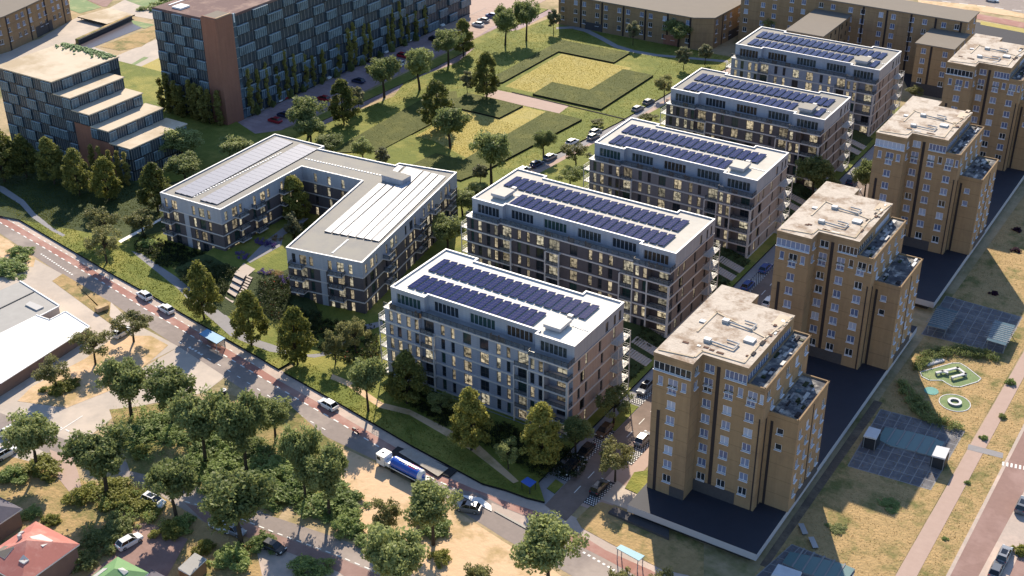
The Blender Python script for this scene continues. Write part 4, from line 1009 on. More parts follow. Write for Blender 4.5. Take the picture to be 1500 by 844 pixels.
poly3('footpath', [zz1(985, 500), zz1(1060, 520), zz1(1330, 700), (290, 432), (330, 460), (350, 482), (372, 496), (400, 505), (440, 520), (470, 518), (475, 511), (487, 505), (515, 480), (560, 470), (562, 476), (520, 492), (482, 520), (460, 524), (430, 520), (395, 515), (360, 502), (337, 492), (318, 475), (275, 438), zz1(1330, 780), zz1(1180, 660), zz1(1030, 540)], 0, 'path_grey', z=LZ + .008)
poly3('footpath', [zz1(885, 425), zz1(1210, 250), zz1(1210, 268), zz1(905, 440)], 0, 'coping', z=LZ + .008)
poly3('footpath', [(487, 548), (516, 560), (560, 590), (600, 600), (700, 650), (760, 705), (752, 708), (690, 660), (600, 608), (555, 597), (510, 566), (484, 555)], 0, 'sand', z=LZ + .008)
# street between the blocks and the towers
poly3('street', [(-88.2, 145.6), (-83.1, 143.9), (-82.9, 352), (-88.2, 352)], 6, 'street_brick', world=True)
poly3('pavement', [(-92.2, 149.0), (-88.2, 145.6), (-88.2, 352), (-92.2, 352)], 7, 'path_grey', world=True)
poly3('pavement', [(-83.1, 148.7), (-78.5, 148.7), (-78.5, 352), (-82.9, 352)], 4, 'pink_path', world=True)
m = MB(); z = .09
rr = random.Random(2)
for (x0, x1, y0, y1) in ((-90.3, -88.2, 153, 170), (-90.3, -88.2, 180, 187), (-83.1, -81.0, 149.5, 157), (-83.1, -81.0, 163, 173), (-90.3, -88.2, 222, 245), (-83.1, -81, 215, 235)):
    m.face([(x0, y0, z), (x1, y0, z), (x1, y1, z), (x0, y1, z)], 'asphalt_dark')
    y = y0 + .2
    while y < y1 - .5:
        for i in range(5): m.box(x0 + .1 + i * .41 + (.2 if int((y - y0) / .5) % 2 else 0), x0 + .3 + i * .41 + (.2 if int((y - y0) / .5) % 2 else 0), y, y + .3, z, z + .005, 'white_paint')
        y += .5
struct('parking_bay', m)
poly3('planting_verge', [(-90.3, 170.3), (-88.3, 170.3), (-88.3, 179.5), (-90.3, 179.5)], 0, 'lawn', z=.12, thick=.12, world=True)
poly3('planting_verge', [(-90.2, 149.5), (-88.3, 149.0), (-88.3, 152), (-90.2, 152.5)], 0, 'lawn', z=.12, thick=.12, world=True)
poly3('planting_verge', [zC(1005, 180), zC(1075, 60), zC(1180, 45), zC(1180, 170), zC(1105, 225)], 0, 'lawn', z=.12, thick=.12)
poly3('yard', [zC(815, 262), zC(940, 120), zC(1110, 230), zC(1035, 345)], 6, 'concrete_road')
poly3('road_verge', [zC(640, 415), zC(740, 320), zC(830, 285), zC(1035, 350), zC(1600, 600), zC(1600, 860), zC(1300, 800), zC(900, 600), zC(680, 480)], 5, 'dry_grass')
m = MB(); z = .09
for i in range(40):
    y = 151 + i * 4.7; m.face([(-85.72, y, z), (-85.57, y, z), (-85.57, y + 2.2, z), (-85.72, y + 2.2, z)], 'white_paint')
for i in range(6): m.face([(-88 + i * .8, 246, z), (-87.6 + i * .8, 246, z), (-87.6 + i * .8, 249, z), (-88 + i * .8, 249, z)], 'white_paint')
struct('road_marking', m)
# stairs and planted slopes between the blocks
for (y0, y1, lab) in ((184.5, 203, 'first'), (224.8, 243.5, 'second'), (265, 285, 'third'), (306, 326, 'fourth')):
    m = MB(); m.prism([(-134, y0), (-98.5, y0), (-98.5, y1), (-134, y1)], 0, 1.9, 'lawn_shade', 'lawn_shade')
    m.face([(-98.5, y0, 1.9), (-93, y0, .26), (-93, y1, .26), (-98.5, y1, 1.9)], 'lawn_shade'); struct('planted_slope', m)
    m = MB(); m.face([(-130, y0 + 7, 1.91), (-100, y0 + 7, 1.91), (-100, y0 + 10, 1.91), (-130, y0 + 10, 1.91)], 'path_grey'); struct('footpath', m)
STL = ['stone stair flight up the slope behind the nearest apartment block', 'stone stair flight up the slope beside the longest dark block, farther from the main road', 'stone stair flight up the slope between the third block and the dark fourth block', 'stone stair flight up the slope in front of the farthest apartment block']
for (y0, lab) in zip((192, 232.5, 272, 313), STL):
    t = thing('stairs', lab, 'stairs', (-99, y0, 0), 0, 'stairs on the slopes between the blocks')
    for yy in (0, 4.2):
        m = MB()
        for i in range(12): m.box(.0 + i * .52, .5 + i * .52, yy, yy + 2.6, 0, 2.0 - i * .145, 'step')
        m.build('flight', t)
# broad stairs and bank below the U shaped block
o0, o1 = G(*zA(470, 500), LZ), G(*zA(600, 225), 2.4)
outer = [G(u, v, LZ) for u, v in ((262, 385), (255, 398), (300, 440), (328, 462), (345, 465), (380, 455), (398, 470), (430, 475), (470, 462), (460, 440))]
inner = [G(u, v, 2.2) for u, v in ((300, 372), (312, 376), (335, 390), (352, 392), (362, 396), (372, 398), (385, 400), (400, 402), (420, 395), (430, 380))]
m = MB()
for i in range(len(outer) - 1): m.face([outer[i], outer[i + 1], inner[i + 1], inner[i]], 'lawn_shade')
far = [G(430, 380, 2.2), G(425, 300, 2.2), G(330, 350, 2.2), G(300, 372, 2.2)]
m.face(list(inner) + far[1:3], 'lawn'); struct('bank', m)
poly3('footpath', [zA(645, 130), zA(880, 0), (415, 345), (440, 330), (452, 320), (440, 318), (415, 333), (390, 352), zA(620, 110)], 0, 'path_grey', z=2.215)
poly3('landing', [zA(560, 175), zA(600, 130), zA(685, 175), zA(625, 228), zA(535, 205)], 0, 'step', z=2.225)
t = thing('stairs', 'broad sunlit stepped seating and stairs down the bank beside the U shaped block', 'stairs', (0, 0, 0))
a0, a1 = G(*zA(548, 200), 2.2), G(*zA(620, 232), 2.2); b0, b1 = G(*zA(440, 440), .4), G(*zA(495, 480), .4)
m = MB(); n = 6
for i in range(n):
    f0, f1 = i / n, (i + 1) / n; zt = 2.75 - i * .44
    P = [a0.lerp(b0, f0), a1.lerp(b1, f0), a1.lerp(b1, f1), a0.lerp(b0, f1)]
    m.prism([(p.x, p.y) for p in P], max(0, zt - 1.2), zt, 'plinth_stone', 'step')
m.build('seat_step', t)
m = MB(); n = 14; c0, c1 = G(*zA(622, 222), 2.2), G(*zA(665, 240), 2.2); d0, d1 = G(*zA(495, 490), .3), G(*zA(530, 520), .3)
for i in range(n):
    f0, f1 = i / n, (i + .75) / n; zt = 2.25 - i * .14
    P = [c0.lerp(d0, f0), c1.lerp(d1, f0), c1.lerp(d1, f1), c0.lerp(d0, f1)]
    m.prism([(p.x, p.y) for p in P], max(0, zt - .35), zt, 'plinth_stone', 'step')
m.build('stair_flight', t)
# the park
d6 = lambda x, y: (780 + x / 4.156, y / 4.156)
e8 = lambda x, y: (520 + x / 4.156, y / 4.156)
c7 = lambda x, y: (640 + x / 5.115, 150 + y / 5.115)
f8 = lambda x, y: (360 + x / 5.115, 80 + y / 5.115)
park = [(405, 215), f8(300, 560), f8(560, 545), f8(860, 420), f8(1110, 320), e8(300, 510), e8(480, 440), e8(620, 390), e8(760, 270), e8(870, 210), (760, 45), (800, 30), (810, 25)]
park = [(G(u, v).x, G(u, v).y) for u, v in park] + [(-222, 367), (-150, 367), (-150, 362), (-156.5, 330), (-158.5, 300), (-163.5, 262), (-163, 226), (-195, 222), (-216, 222)]
poly3('park_lawn', park, 0, 'lawn', z=.3, thick=.3, world=True)
PL = .3
W = lambda *q: list(q)
# upper square: sunken pale lawn inside darker raised strips
def turf(name, pts, k, z, th): poly3(name, pts, 0, k, z=z, thick=th, world=True)
turf('lawn_field', [(-204, 304.5), (-166.7, 305), (-166.5, 336), (-171, 352.5), (-206, 352.5)], 'lawn', PL + .05, .3)
turf('lawn_field', [(-201, 307.3), (-176.8, 307.3), (-176.0, 341.5), (-201.5, 341.5)], 'lawn_light', PL + .056, .05)
turf('lawn_strip', [(-190.0, 305.3), (-166.9, 305.3), (-166.9, 338), (-177.3, 338), (-177.3, 317.0), (-190.2, 316.8)], 'lawn_dark', PL + .55, .6)
turf('lawn_strip', [(-208, 303), (-203.0, 309), (-203.0, 342.0), (-182.8, 342.0), (-182.8, 352.2), (-208, 352.2)], 'lawn_dark', PL + .5, .6)
turf('lawn_field', [(-201, 245), (-172.2, 245), (-170, 296.2), (-201, 296.2)], 'lawn_light', PL + .05, .3)
turf('lawn_strip', [(-179.3, 296.2), (-167.7, 295.8), (-171.6, 252), (-173.5, 244), (-190, 244), (-189, 254.8), (-180.2, 254.8)], 'lawn_dark', PL + .5, .6)
turf('lawn_strip', [(-207, 284.6), (-188.2, 284.6), (-187.5, 296.0), (-207, 296.0)], 'lawn_dark', PL + .5, .6)
turf('lawn_strip', [(-214, 240), (-203, 248), (-202, 284.5), (-211, 296), (-216, 290)], 'lawn_dark', PL + .3, .4)
turf('brick_path', [(-202, 297.4), (-190, 297.0), (-176, 297.2), (-176.5, 303.6), (-196, 303.8), (-203, 303.6)], 'pink_path', PL + .02, .04)
turf('lawn_strip', [(-196.5, 303.9), (-158, 302.9), (-158, 303.5), (-196.5, 304.4)], 'shade_edge', PL + .1, .1)
poly3('footpath', [d6(145, 165), d6(250, 160), d6(340, 180), d6(430, 225), d6(520, 275), d6(620, 305), d6(760, 330), d6(870, 340), d6(1190, 368), d6(1190, 382), d6(870, 352), d6(740, 342), d6(610, 320), d6(500, 290), d6(400, 235), d6(320, 195), d6(240, 175), d6(145, 178)], 0, 'path_grey', z=PL + .015)
poly3('park_street', [(-163.3, 250), (-152, 250), (-146, 305), (-143, 362), (-153, 370), (-157.3, 328), (-158.8, 300)], 3, 'pink_path', world=True)
poly3('park_street', [(-163.0, 262), (-161.2, 262), (-156, 300), (-155, 345), (-157.0, 335), (-158.3, 300)], 5, 'path_grey', world=True)
# parking lot in front of the slab
poly3('parking_lot', [(-250.6, 236), (-236.8, 232), (-235.6, 262), (-234.4, 350), (-234, 380), (-250.6, 380)], 3, 'lot_brick', world=True)
m = MB(); z = .07
for i in range(52):
    y = 246 + i * 2.5
    for x0, x1 in ((-249.6, -245.2), (-239.6, -235.6)): m.face([(x0, y, z), (x1, y, z), (x1, y + .1, z), (x0, y + .1, z)], 'brick_road')
m.face([(-249.9, 240, z), (-249.7, 240, z), (-249.7, 370, z), (-249.9, 370, z)], 'joint'); struct('bay_marking', m)
poly3('road', [r_ for r_ in ((295, 225), (340, 205), (375, 195), (360, 205), (345, 238), (300, 240), (240, 250), (235, 235))], 2, 'lot_brick')
dashes('road_marking', [(308, 211), (333, 217)], .8, .8, .25, 5)
poly3('grass_strip', [(-234.2, 240), (-231.5, 238), (-229, 300), (-230, 380), (-233.5, 380)], 0, 'lawn', z=.15, thick=.15, world=True)
poly3('road', [(-231.4, 238), (-229.3, 240), (-226.5, 300), (-227, 380), (-229.8, 380), (-228.9, 300)], 3, 'lot_brick', world=True)
poly3('grass_strip', [z7(1170, 700), (245, 162), (330, 190), (310, 200), (240, 190)], 0, 'lawn_shade', z=.1, thick=.1)
# top left yard
poly3('yard', [z7(-100, 470), z7(0, 400), z7(300, 290), z7(540, 150), z7(580, 130), z7(820, 60), z7(930, 0), z7(1000, -60), z7(1500, 60), z7(1170, 150), z7(1000, 120), z7(590, 310), z7(520, 350), z7(0, 540), z7(-200, 600)], 3, 'concrete_road')
poly3('yard', [z7(560, 340), z7(700, 350), z7(870, 420), z7(1230, 270), z7(1230, 900), z7(1060, 840), z7(870, 560), z7(700, 450)], 3, 'concrete_road')
poly3('canal', [z7(580, 350), z7(680, 362), z7(1075, 205), z7(985, 160), z7(590, 325)], 5, 'canal')
poly3('grass_strip', [z7(750, 350), z7(1170, 190), z7(1185, 270), z7(1060, 350), z7(900, 380)], 6, 'dry_grass')
poly3('grass_strip', [z7(980, 150), z7(1160, 185), z7(1080, 215), z7(1000, 180)], 7, 'turf_green')
poly3('grass_strip', [z7(880, 540), z7(1080, 425), z7(1115, 432), z7(900, 548)], 6, 'turf_green')
poly3('grass_strip', [z7(890, 580), z7(1200, 430), z7(1225, 580), z7(985, 690), z7(915, 670)], 6, 'lawn_light')
poly3('grass_strip', [z7(975, 690), z7(1222, 585), z7(1225, 610), z7(1010, 695)], 7, 'turf_green')
poly3('grass_strip', [z7(1020, 690), z7(1225, 612), z7(1235, 680), z7(1065, 745)], 6, 'dry_grass')
poly3('grass_strip', [z7(520, 0), z7(600, -20), z7(760, 55), z7(600, 100), z7(525, 75)], 6, 'turf_green')
poly3('road', [z7(560, -40), z7(900, -60), z7(800, 50), z7(770, 50)], 5, 'brick_road')
poly3('grass_strip', [z7(940, 0), z7(1100, -60), z7(1500, -30), z7(1400, 100), z7(1100, 60)], 6, 'turf_green')
# between slab and flats, far end
poly3('road', [(590, 30), (700, -5), (780, -30), (800, 0), (720, 40), (690, 60)], 4, 'pink_path')
# right hand side
poly3('footpath', [(-33.3, 120), (-30.2, 120), (-29.9, 260), (-29.5, 330), (-32, 330), (-32.2, 250)], 3, 'pink_path', world=True)
poly3('street', [(-25.9, 120), (-16, 120), (-16, 330), (-25.2, 330)], 3, 'brick_road', world=True)
poly3('pavement', [(-26.5, 120), (-25.9, 120), (-25.2, 330), (-25.7, 330)], 4, 'paving', world=True)
poly3('pavement', [(-22.3, 158), (-18, 150), (-18, 200), (-21.0, 200)], 5, 'paving', world=True)
poly3('lawn_dry', [(-51.8, 120), (-33.3, 120), (-32, 330), (-50, 330)], 2, 'dry_grass', world=True)
poly3('lawn_dry', [(-30.2, 120), (-26.5, 120), (-25.7, 330), (-29.6, 330)], 2, 'dry_grass', world=True)
poly3('service_path', [(-51.8, 151), (-50.6, 151), (-50.2, 205), (-51.8, 205)], 3, 'dirt', world=True)
def grid(pts, nx, ny):
    P = [G(*p) for p in pts]; m = MB(); z = .05
    m.face([(p.x, p.y, z) for p in P], 'plaza'); z = .056
    L = lambda a, c, t: a + (c - a) * t
    for i in range(nx + 1):
        a, c = L(P[0], P[1], i / nx), L(P[3], P[2], i / nx); d = (c - a).normalized(); n = Vector((d.y, -d.x, 0)) * .09
        m.face([(a.x + n.x, a.y + n.y, z), (a.x - n.x, a.y - n.y, z), (c.x - n.x, c.y - n.y, z), (c.x + n.x, c.y + n.y, z)][::-1], 'joint')
    for j in range(ny + 1):
        a, c = L(P[0], P[3], j / ny), L(P[1], P[2], j / ny); d = (c - a).normalized(); n = Vector((d.y, -d.x, 0)) * .09; zz = z + .004
        m.face([(a.x + n.x, a.y + n.y, zz), (a.x - n.x, a.y - n.y, zz), (c.x - n.x, c.y - n.y, zz), (c.x + n.x, c.y + n.y, zz)][::-1], 'joint')
    # make sure faces look up
    struct('plaza', m)
grid([(1242, 683), (1363, 718), (1413, 632), (1290, 600)], 8, 8)
grid([(1350, 490), (1468, 518), (1497, 465), (1386, 434)], 8, 7)
grid([zF(830, 780), zF(1500, 950), zF(1560, 720), zF(1100, 540)], 8, 5)
poly3('play_pitch', [zE(548, 130), zE(790, 62), zE(850, 62), zE(905, 95), zE(1012, 180), zE(985, 205), zE(850, 245), zE(790, 240), zE(745, 215), zE(715, 195), zE(620, 195), zE(560, 165)], 8, 'turf_green')
def ring(px, k, lvl, w=.18):
    P = [G(*p) for p in px]; m = MB(); z = 0
    for a, c in zip(P, P[1:] + P[:1]):
        d = (c - a); L_ = d.length; d.normalize(); m.obox((a.x, a.y), (d.x, d.y), L_ + .05, w, 0, .14, k)
    struct('pitch_kerb', m)
ring([zE(548, 130), zE(790, 62), zE(850, 62), zE(905, 95), zE(1012, 180), zE(985, 205), zE(850, 245), zE(790, 240), zE(745, 215), zE(715, 195), zE(620, 195), zE(560, 165)], 'canopy_white', 9)
C0 = G(*zE(810, 362)); rc = 2.75
circ = [(C0.x + math.cos(a) * rc, C0.y + math.sin(a) * rc) for a in [2 * math.pi * i / 24 for i in range(24)]]
m = MB(); m.face([(*p, .09) for p in circ], 'turf_green')
for a, c in zip(circ, circ[1:] + circ[:1]):
    d = Vector((c[0] - a[0], c[1] - a[1])); L_ = d.length; d.normalize(); m.obox(a, d, L_ + .03, .15, 0, .14, 'canopy_white')
struct('play_circle', m)
C1 = G(*zE(635, 272)); m = MB(); m.face([(C1.x + math.cos(a) * 1.35, C1.y + math.sin(a) * 1.35, .1) for a in [2 * math.pi * i / 18 for i in range(18)]], 'teal'); struct('splash_pad', m)
poly3('footpath', [zE(915, 668), zE(1175, 735), zE(1170, 775), zE(905, 708)], 5, 'path_grey')
dashes('road_marking', [zE(1165, 815), zE(1330, 850)], .35, .35, 1.2, 6)
# top right roads
poly3('road', [(1345, -6), (1520, -10), (1520, 24), (1440, 8), (1345, 0)], 3, 'asphalt')
poly3('road', [(1345, 0), (1440, 8), (1520, 24), (1520, 30), (1437, 17), (1345, 5)], 4, 'sand')
poly3('bicycle_lane', [(1400, 14), (1437, 21), (1520, 37), (1520, 45), (1437, 29), (1400, 22)], 5, 'red_lane')
poly3('grass_strip', [(1437, 31), (1520, 46), (1520, 52), (1436, 36)], 5, 'lawn_light')
poly3('yard', [(1430, 32), (1520, 50), (1520, 110), (1400, 80), (1330, 130), (1320, 110)], 3, 'asphalt_dark')
dashes('road_marking', [(1380, 2), (1500, 17)], 3, 3, .4, 6)
# ------------------------------------------------------------------ trees
def leaf_cloud(rnd, centers, n, size, up=.35):
    v = []; f = []
    for (c, r) in centers:
        for _ in range(n):
            d = Vector((rnd.gauss(0, 1), rnd.gauss(0, 1), rnd.gauss(0, .8))); d = d.normalized() * r * (rnd.random() ** .45)
            p = c + d
            nn = (Vector((rnd.gauss(0, 1), rnd.gauss(0, 1), rnd.gauss(0, 1))).normalized() + d.normalized() * .6 + Vector((0, 0, up))).normalized()
            a = nn.orthogonal().normalized(); a = Quaternion(nn, rnd.uniform(0, 6.28)) @ a; b = nn.cross(a); s = size * rnd.uniform(.6, 1.25)
            k = len(v); v += [p - a * s, p - b * s * .6, p + a * s, p + b * s * .6]; f.append((k, k + 1, k + 2, k + 3))
    return v, f
def cloud_mesh(name, v, f, k):
    me = bpy.data.meshes.new(name); me.from_pydata([tuple(x) for x in v], [], f); me.materials.append(M[k]); return me
TREES = {}
def make_tree(kind, seed, leaf):
    rnd = random.Random(seed); cs = []; tr = MB()
    if kind == 'oak':      # nominal 10 m, crown radius 4
        th = 3.3; n = 78
        while len(cs) < n:
            p = Vector((rnd.uniform(-1, 1), rnd.uniform(-1, 1), rnd.uniform(-1, 1)))
            l = p.length
            if l > 1 or l < .35: continue
            lob = .82 + .18 * math.sin(3 * math.atan2(p.y, p.x) + seed) + .12 * rnd.uniform(-1, 1)
            q = Vector((p.x * 3.55 * lob, p.y * 3.55 * lob, 6.8 + p.z * 2.75 * lob)); cs.append((q, rnd.uniform(.65, 1.15)))
        nl, sz = 115, .225
    elif kind == 'linden':
        th = 1.6; n = 95
        while len(cs) < n:
            t = rnd.random() ** 1.1; z = 1.9 + t * 7.5; rad = 2.95 * (1 - t ** 1.5) ** .62 * min(1, .62 + t * 2.2)
            a = rnd.uniform(0, 6.28); rr_ = rad * math.sqrt(rnd.uniform(.25, 1))
            cs.append((Vector((math.cos(a) * rr_, math.sin(a) * rr_, z)), rnd.uniform(.5, .85)))
        nl, sz = 95, .20
    elif kind == 'small':
        th = 4.2; n = 40
        while len(cs) < n:
            p = Vector((rnd.uniform(-1, 1), rnd.uniform(-1, 1), rnd.uniform(-.55, 1)))
            if p.length > 1 or p.length < .45: continue
            lob = .8 + .25 * math.sin(2.5 * math.atan2(p.y, p.x) + seed)
            cs.append((Vector((p.x * 4.2 * lob, p.y * 4.2 * lob, 6.3 + p.z * 3.1)), rnd.uniform(.7, 1.15)))
        nl, sz = 95, .24
    elif kind == 'ball':
        th = 3; n = 40
        while len(cs) < n:
            p = Vector((rnd.uniform(-1, 1), rnd.uniform(-1, 1), rnd.uniform(-1, 1)))
            if p.length > 1 or p.length < .3: continue
            cs.append((Vector((p.x * 2.5, p.y * 2.5, 6.1 + p.z * 3.4)), rnd.uniform(.55, .9)))
        nl, sz = 75, .30
    elif kind == 'poplar':
        th = 1; n = 44
        for i in range(n):
            t = rnd.random(); a = rnd.uniform(0, 6.28); rad = .75 * math.sin(math.pi * min(1, .12 + t * .88)) ** .6
            cs.append((Vector((math.cos(a) * rad * rnd.random(), math.sin(a) * rad * rnd.random(), .8 + t * 8.6)), rnd.uniform(.35, .55)))
        nl, sz = 45, .22
    elif kind == 'bush':   # nominal 2 m high, 2 m radius
        th = 0; n = 42
        while len(cs) < n:
            p = Vector((rnd.uniform(-1, 1), rnd.uniform(-1, 1), rnd.uniform(0, 1)))
            if p.length > 1 or p.length < .45: continue
            lob = .8 + .2 * math.sin(3 * math.atan2(p.y, p.x) + seed)
            cs.append((Vector((p.x * 1.8 * lob, p.y * 1.8 * lob, .1 + p.z * 1.6)), rnd.uniform(.3, .5)))
        nl, sz = 85, .12
    v, f = leaf_cloud(rnd, cs, nl, sz)
    crown = cloud_mesh('crown' if kind != 'bush' else 'bush', v, f, leaf)
    if kind == 'bush': return None, crown
    r0 = {'oak': .24, 'linden': .17, 'small': .2, 'ball': .13, 'poplar': .1}[kind]
    bx, by = rnd.uniform(-.25, .25), rnd.uniform(-.25, .25)
    tr.tube((0, 0, -.4), (bx * .4, by * .4, th * .55), r0 * 1.25, r0, 'trunk', 7); tr.tube((bx * .4, by * .4, th * .55), (bx, by, th), r0, r0 * .85, 'trunk', 7)
    top = {'oak': 8, 'linden': 9, 'small': 6.8, 'ball': 8, 'poplar': 8.5}[kind]
    tr.tube((bx, by, th), (0, 0, top), r0 * .8, r0 * .2, 'trunk', 6)
    for c, r in rnd.sample(cs, min(16, len(cs))):
        h = th + (c.z - th) * rnd.uniform(.0, .5) if c.z > th else th
        base = Vector((bx, by, 0)).lerp(Vector((0, 0, 0)), max(0, (h - th) / (top - th))); base.z = h
        mid = base.lerp(c, .55) + Vector((0, 0, .25)); tr.tube(base, mid, r0 * .42, r0 * .25, 'trunk', 5); tr.tube(mid, c, r0 * .25, r0 * .08, 'trunk', 4)
    return tr.mesh('trunk'), crown
NOM = {'oak': (10, 7.6), 'linden': (10, 5.8), 'small': (10, 8.6), 'ball': (10, 5.6), 'poplar': (10, 2.0), 'bush': (2, 4.0)}
LEAF = {'oak': 'leaf_oak', 'linden': 'leaf_linden', 'lindark': 'leaf_linden_dark', 'small': 'leaf_olive', 'ball': 'leaf_ball', 'poplar': 'leaf_poplar', 'bush': 'leaf_bush', 'gold': 'leaf_bush_gold', 'darkbush': 'leaf_oak', 'smalldark': 'leaf_oak', 'purple': 'leaf_purple'}
BASEK = {'lindark': 'linden', 'gold': 'bush', 'darkbush': 'bush', 'smalldark': 'small', 'purple': 'bush'}
NAMES = {'oak': 'broadleaf_tree', 'linden': 'linden_tree', 'lindark': 'linden_tree', 'small': 'young_tree', 'smalldark': 'young_tree', 'ball': 'round_tree', 'poplar': 'poplar_tree'}
PROTO = {}
TR = random.Random(11)
tn = [0]
def tree(kind, u, v, vtop, wpx, label, base_z=0., group=None, world=None, H=None, Wd=None):
    bk = BASEK.get(kind, kind); tn[0] += 1; var = tn[0] % 3
    if (kind, var) not in PROTO:
        if (bk, var) not in TREES: TREES[(bk, var)] = make_tree(bk, 31 * var + len(bk) * 7, LEAF[bk])
        tm, cm = TREES[(bk, var)]
        if LEAF[kind] != LEAF[bk]: cm = cm.copy(); cm.materials[0] = M[LEAF[kind]]
        PROTO[(kind, var)] = (tm, cm)
    tm, cm = PROTO[(kind, var)]
    b = Vector(world) if world else G(u, v, base_z)
    h = H or height_at(b, vtop); dep = (b + Vector((0, 0, h * .6)) - CAM).dot(FW); w = Wd or wpx * dep / F * (1.1 if kind == 'oak' else 1)
    if not H: h = max(.6, h - (w * .12 if bk in ('oak', 'small') else w * .04 if bk != 'bush' else 0)) if bk != 'bush' else max(.8, h * .75)
    n0, w0 = NOM[bk]
    if bk == 'bush':
        o = link('bush', cm, None, b, TR.uniform(0, 6.28)); w *= 1.25; h *= 1.15; o.scale = (w / w0, w / w0 * .9, h / n0); return tag(o, label, 'bush', group)
    o = thing(NAMES[kind], label, 'tree', b, TR.uniform(0, 6.28), group); o.scale = (w / w0, w / w0, h / n0)
    link('trunk', tm, o); link('crown', cm, o); return o
T = tree
# lower left group along the side road
for a in (('oak', 55, 689, 598, 76, 'broadleaf tree at the left edge with its trunk rising from a pale shrub bed'),
          ('oak', 158, 727, 621, 92, 'broad tree above the long pale shrubs between the red roof and the side road'),
          ('oak', 193, 612, 517, 74, 'left one of two tall trees by the bright side road junction'),
          ('oak', 254, 622, 526, 74, 'right one of two tall trees by the bright side road junction, beside a green thicket'),
          ('oak', 302, 680, 565, 80, 'dense tree in the middle of the thicket between both roads'),
          ('oak', 361, 694, 569, 78, 'thicket tree left of a taller gappy one, near the shadow on the road'),
          ('oak', 404, 645, 578, 56, 'smaller tree of the thicket closest to the main road verge'),
          ('oak', 448, 734, 618, 58, 'slim tree of the thicket with orange soil glimpsed through its crown'),
          ('oak', 482, 757, 650, 72, 'tree at the right end of the thicket, trunk standing over the dark side road'),
          ('oak', 260, 764, 664, 76, 'tree beside the white parked car, lit shrubs at its foot'),
          ('oak', 354.6, 802, 682, 104, 'biggest tree of the lower left, hiding cars on the driveway behind'),
          ('small', 568, 788, 725, 58, 'young open tree on the sandy verge, pale shrubs at its foot'),
          ('oak', 635, 798, 702, 78, 'open tree on the sandy verge just in front of the blue tanker'),
          ('oak', 585, 885, 768, 94, 'dense tree at the bottom edge in front of the sandy verge'),
          ('small', 700, 905, 820, 62, 'tree top peeping over the bottom edge on the sand'),
          ('oak', 803, 872, 753, 98, 'large leafy tree over the main road near the bottom edge'),
          ('small', 915, 905, 826, 54, 'tree top at the bottom edge just below the red lane'),
          ('small', 968, 900, 830, 50, 'tree top at the bottom edge in front of the dark garage strip'),
          ('small', 196, 501, 449, 66, 'young spreading tree by the white car on the forecourt'),
          ('small', 140, 534, 479, 64, 'young spreading tree on sand at the corner of the white hall'),
          ('small', 84, 570, 520, 62, 'young spreading tree over a golden shrub near the white hall'),
          ('small', 157, 388, 326, 62, 'roadside tree casting its shadow across the red lane'),
          ('small', 153, 356, 300, 62, 'rounded olive tree just behind the roadside tree that shades the red lane'),
          ('small', 211, 346, 302, 54, 'olive tree by the pale kerb left of the U shaped block'),
          ('lindark', 232, 312, 235, 52, 'yellow green tree hugging the left corner of the U shaped block'),
          ('oak', 273, 272, 220, 54, 'grey green tree behind the left corner of the U shaped block'),
          ('oak', 270, 240, 178, 62, 'big tree against the lowest beige terrace of the stepped block'),
          ('oak', 347, 240, 194, 48, 'tree between the dashed road and the pale solar strips'),
          ('lindark', 8, 268, 186, 56, 'dark tree at the left edge in front of the stepped block'),
          ('lindark', 40, 262, 195, 44, 'second dark tree from the left in the row before the stepped block'),
          ('lindark', 80, 272, 197, 46, 'third dark tree in the row before the stepped block'),
          ('lindark', 117, 288, 214, 44, 'fourth dark tree in the row, below the red brick base of the stepped block'),
          ('linden', 160, 296, 227, 46, 'lighter tree ending the row before the stepped block')): T(*a)
for i, (u, v) in enumerate(((140, 262), (152, 266), (166, 272), (178, 272), (189, 274))):
    T('poplar', u, v, v - 54, 13, 'slim climbing tree against the red brick base of the stepped block', group='slim trees against the stepped block')
# the row along the new lawn
for a in (('linden', 300, 470, 380, 54, 'pointed tree left of the broad stairs, over the blue roofed bus shelter'),
          ('linden', 369, 508, 421, 54, 'pointed tree directly in front of the broad stairs'),
          ('linden', 437, 536, 446, 57, 'pointed tree at the notch in the front lawn'),
          ('small', 492, 534, 480, 46, 'olive tree over the planting left of the nearest block'),
          ('small', 522, 520, 461, 52, 'olive tree close behind another, below the U shaped block corner'),
          ('oak', 540, 605, 517, 54, 'bluish tree on the sunlit lawn left of the nearest block'),
          ('lindark', 597, 594, 512, 62, 'dark dense tree at the left corner of the nearest block'),
          ('linden', 690, 662, 564, 64, 'golden green pointed tree in front of the middle of the nearest block'),
          ('linden', 793, 686, 586, 64, 'golden green pointed tree in front of the right corner of the nearest block'),
          ('oak', 843, 664, 606, 46, 'blue green tree at the right corner of the nearest block beside parked cars'),
          ('smalldark', 899, 621, 565, 64, 'dark spreading tree on the pavement along the brick end of the nearest block'),
          ('small', 901, 706, 643, 66, 'spreading tree on the tower side of the street by the black car'),
          ('smalldark', 745, 690, 640, 44, 'low dark tree in the shade between the two golden trees'),
          ('smalldark', 648, 612, 572, 42, 'low dark tree in the shade right of the dark dense tree'),
          ('oak', 1190, 292, 222, 52, 'dense dark tree by the end of the third block'),
          ('oak', 1207, 296, 255, 36, 'lighter tree just below the dense dark one near the second tower'),
          ('oak', 1265, 297, 228, 40, 'yellowish tree squeezed behind the second tower beside the street'),
          ('oak', 656, 372, 311, 50, 'tree in the alley between the U shaped block and the longest block'),
          ('oak', 678, 318, 272, 46, 'tree behind the corner balconies of the U shaped block'),
          ('oak', 700, 300, 262, 36, 'small tree left of the far corner of the longest block'),
          ('linden', 434, 328, 254, 48, 'tall pointed tree inside the courtyard'),
          ('ball', 432, 352, 307, 32, 'small round grey green tree inside the courtyard')): T(*a)
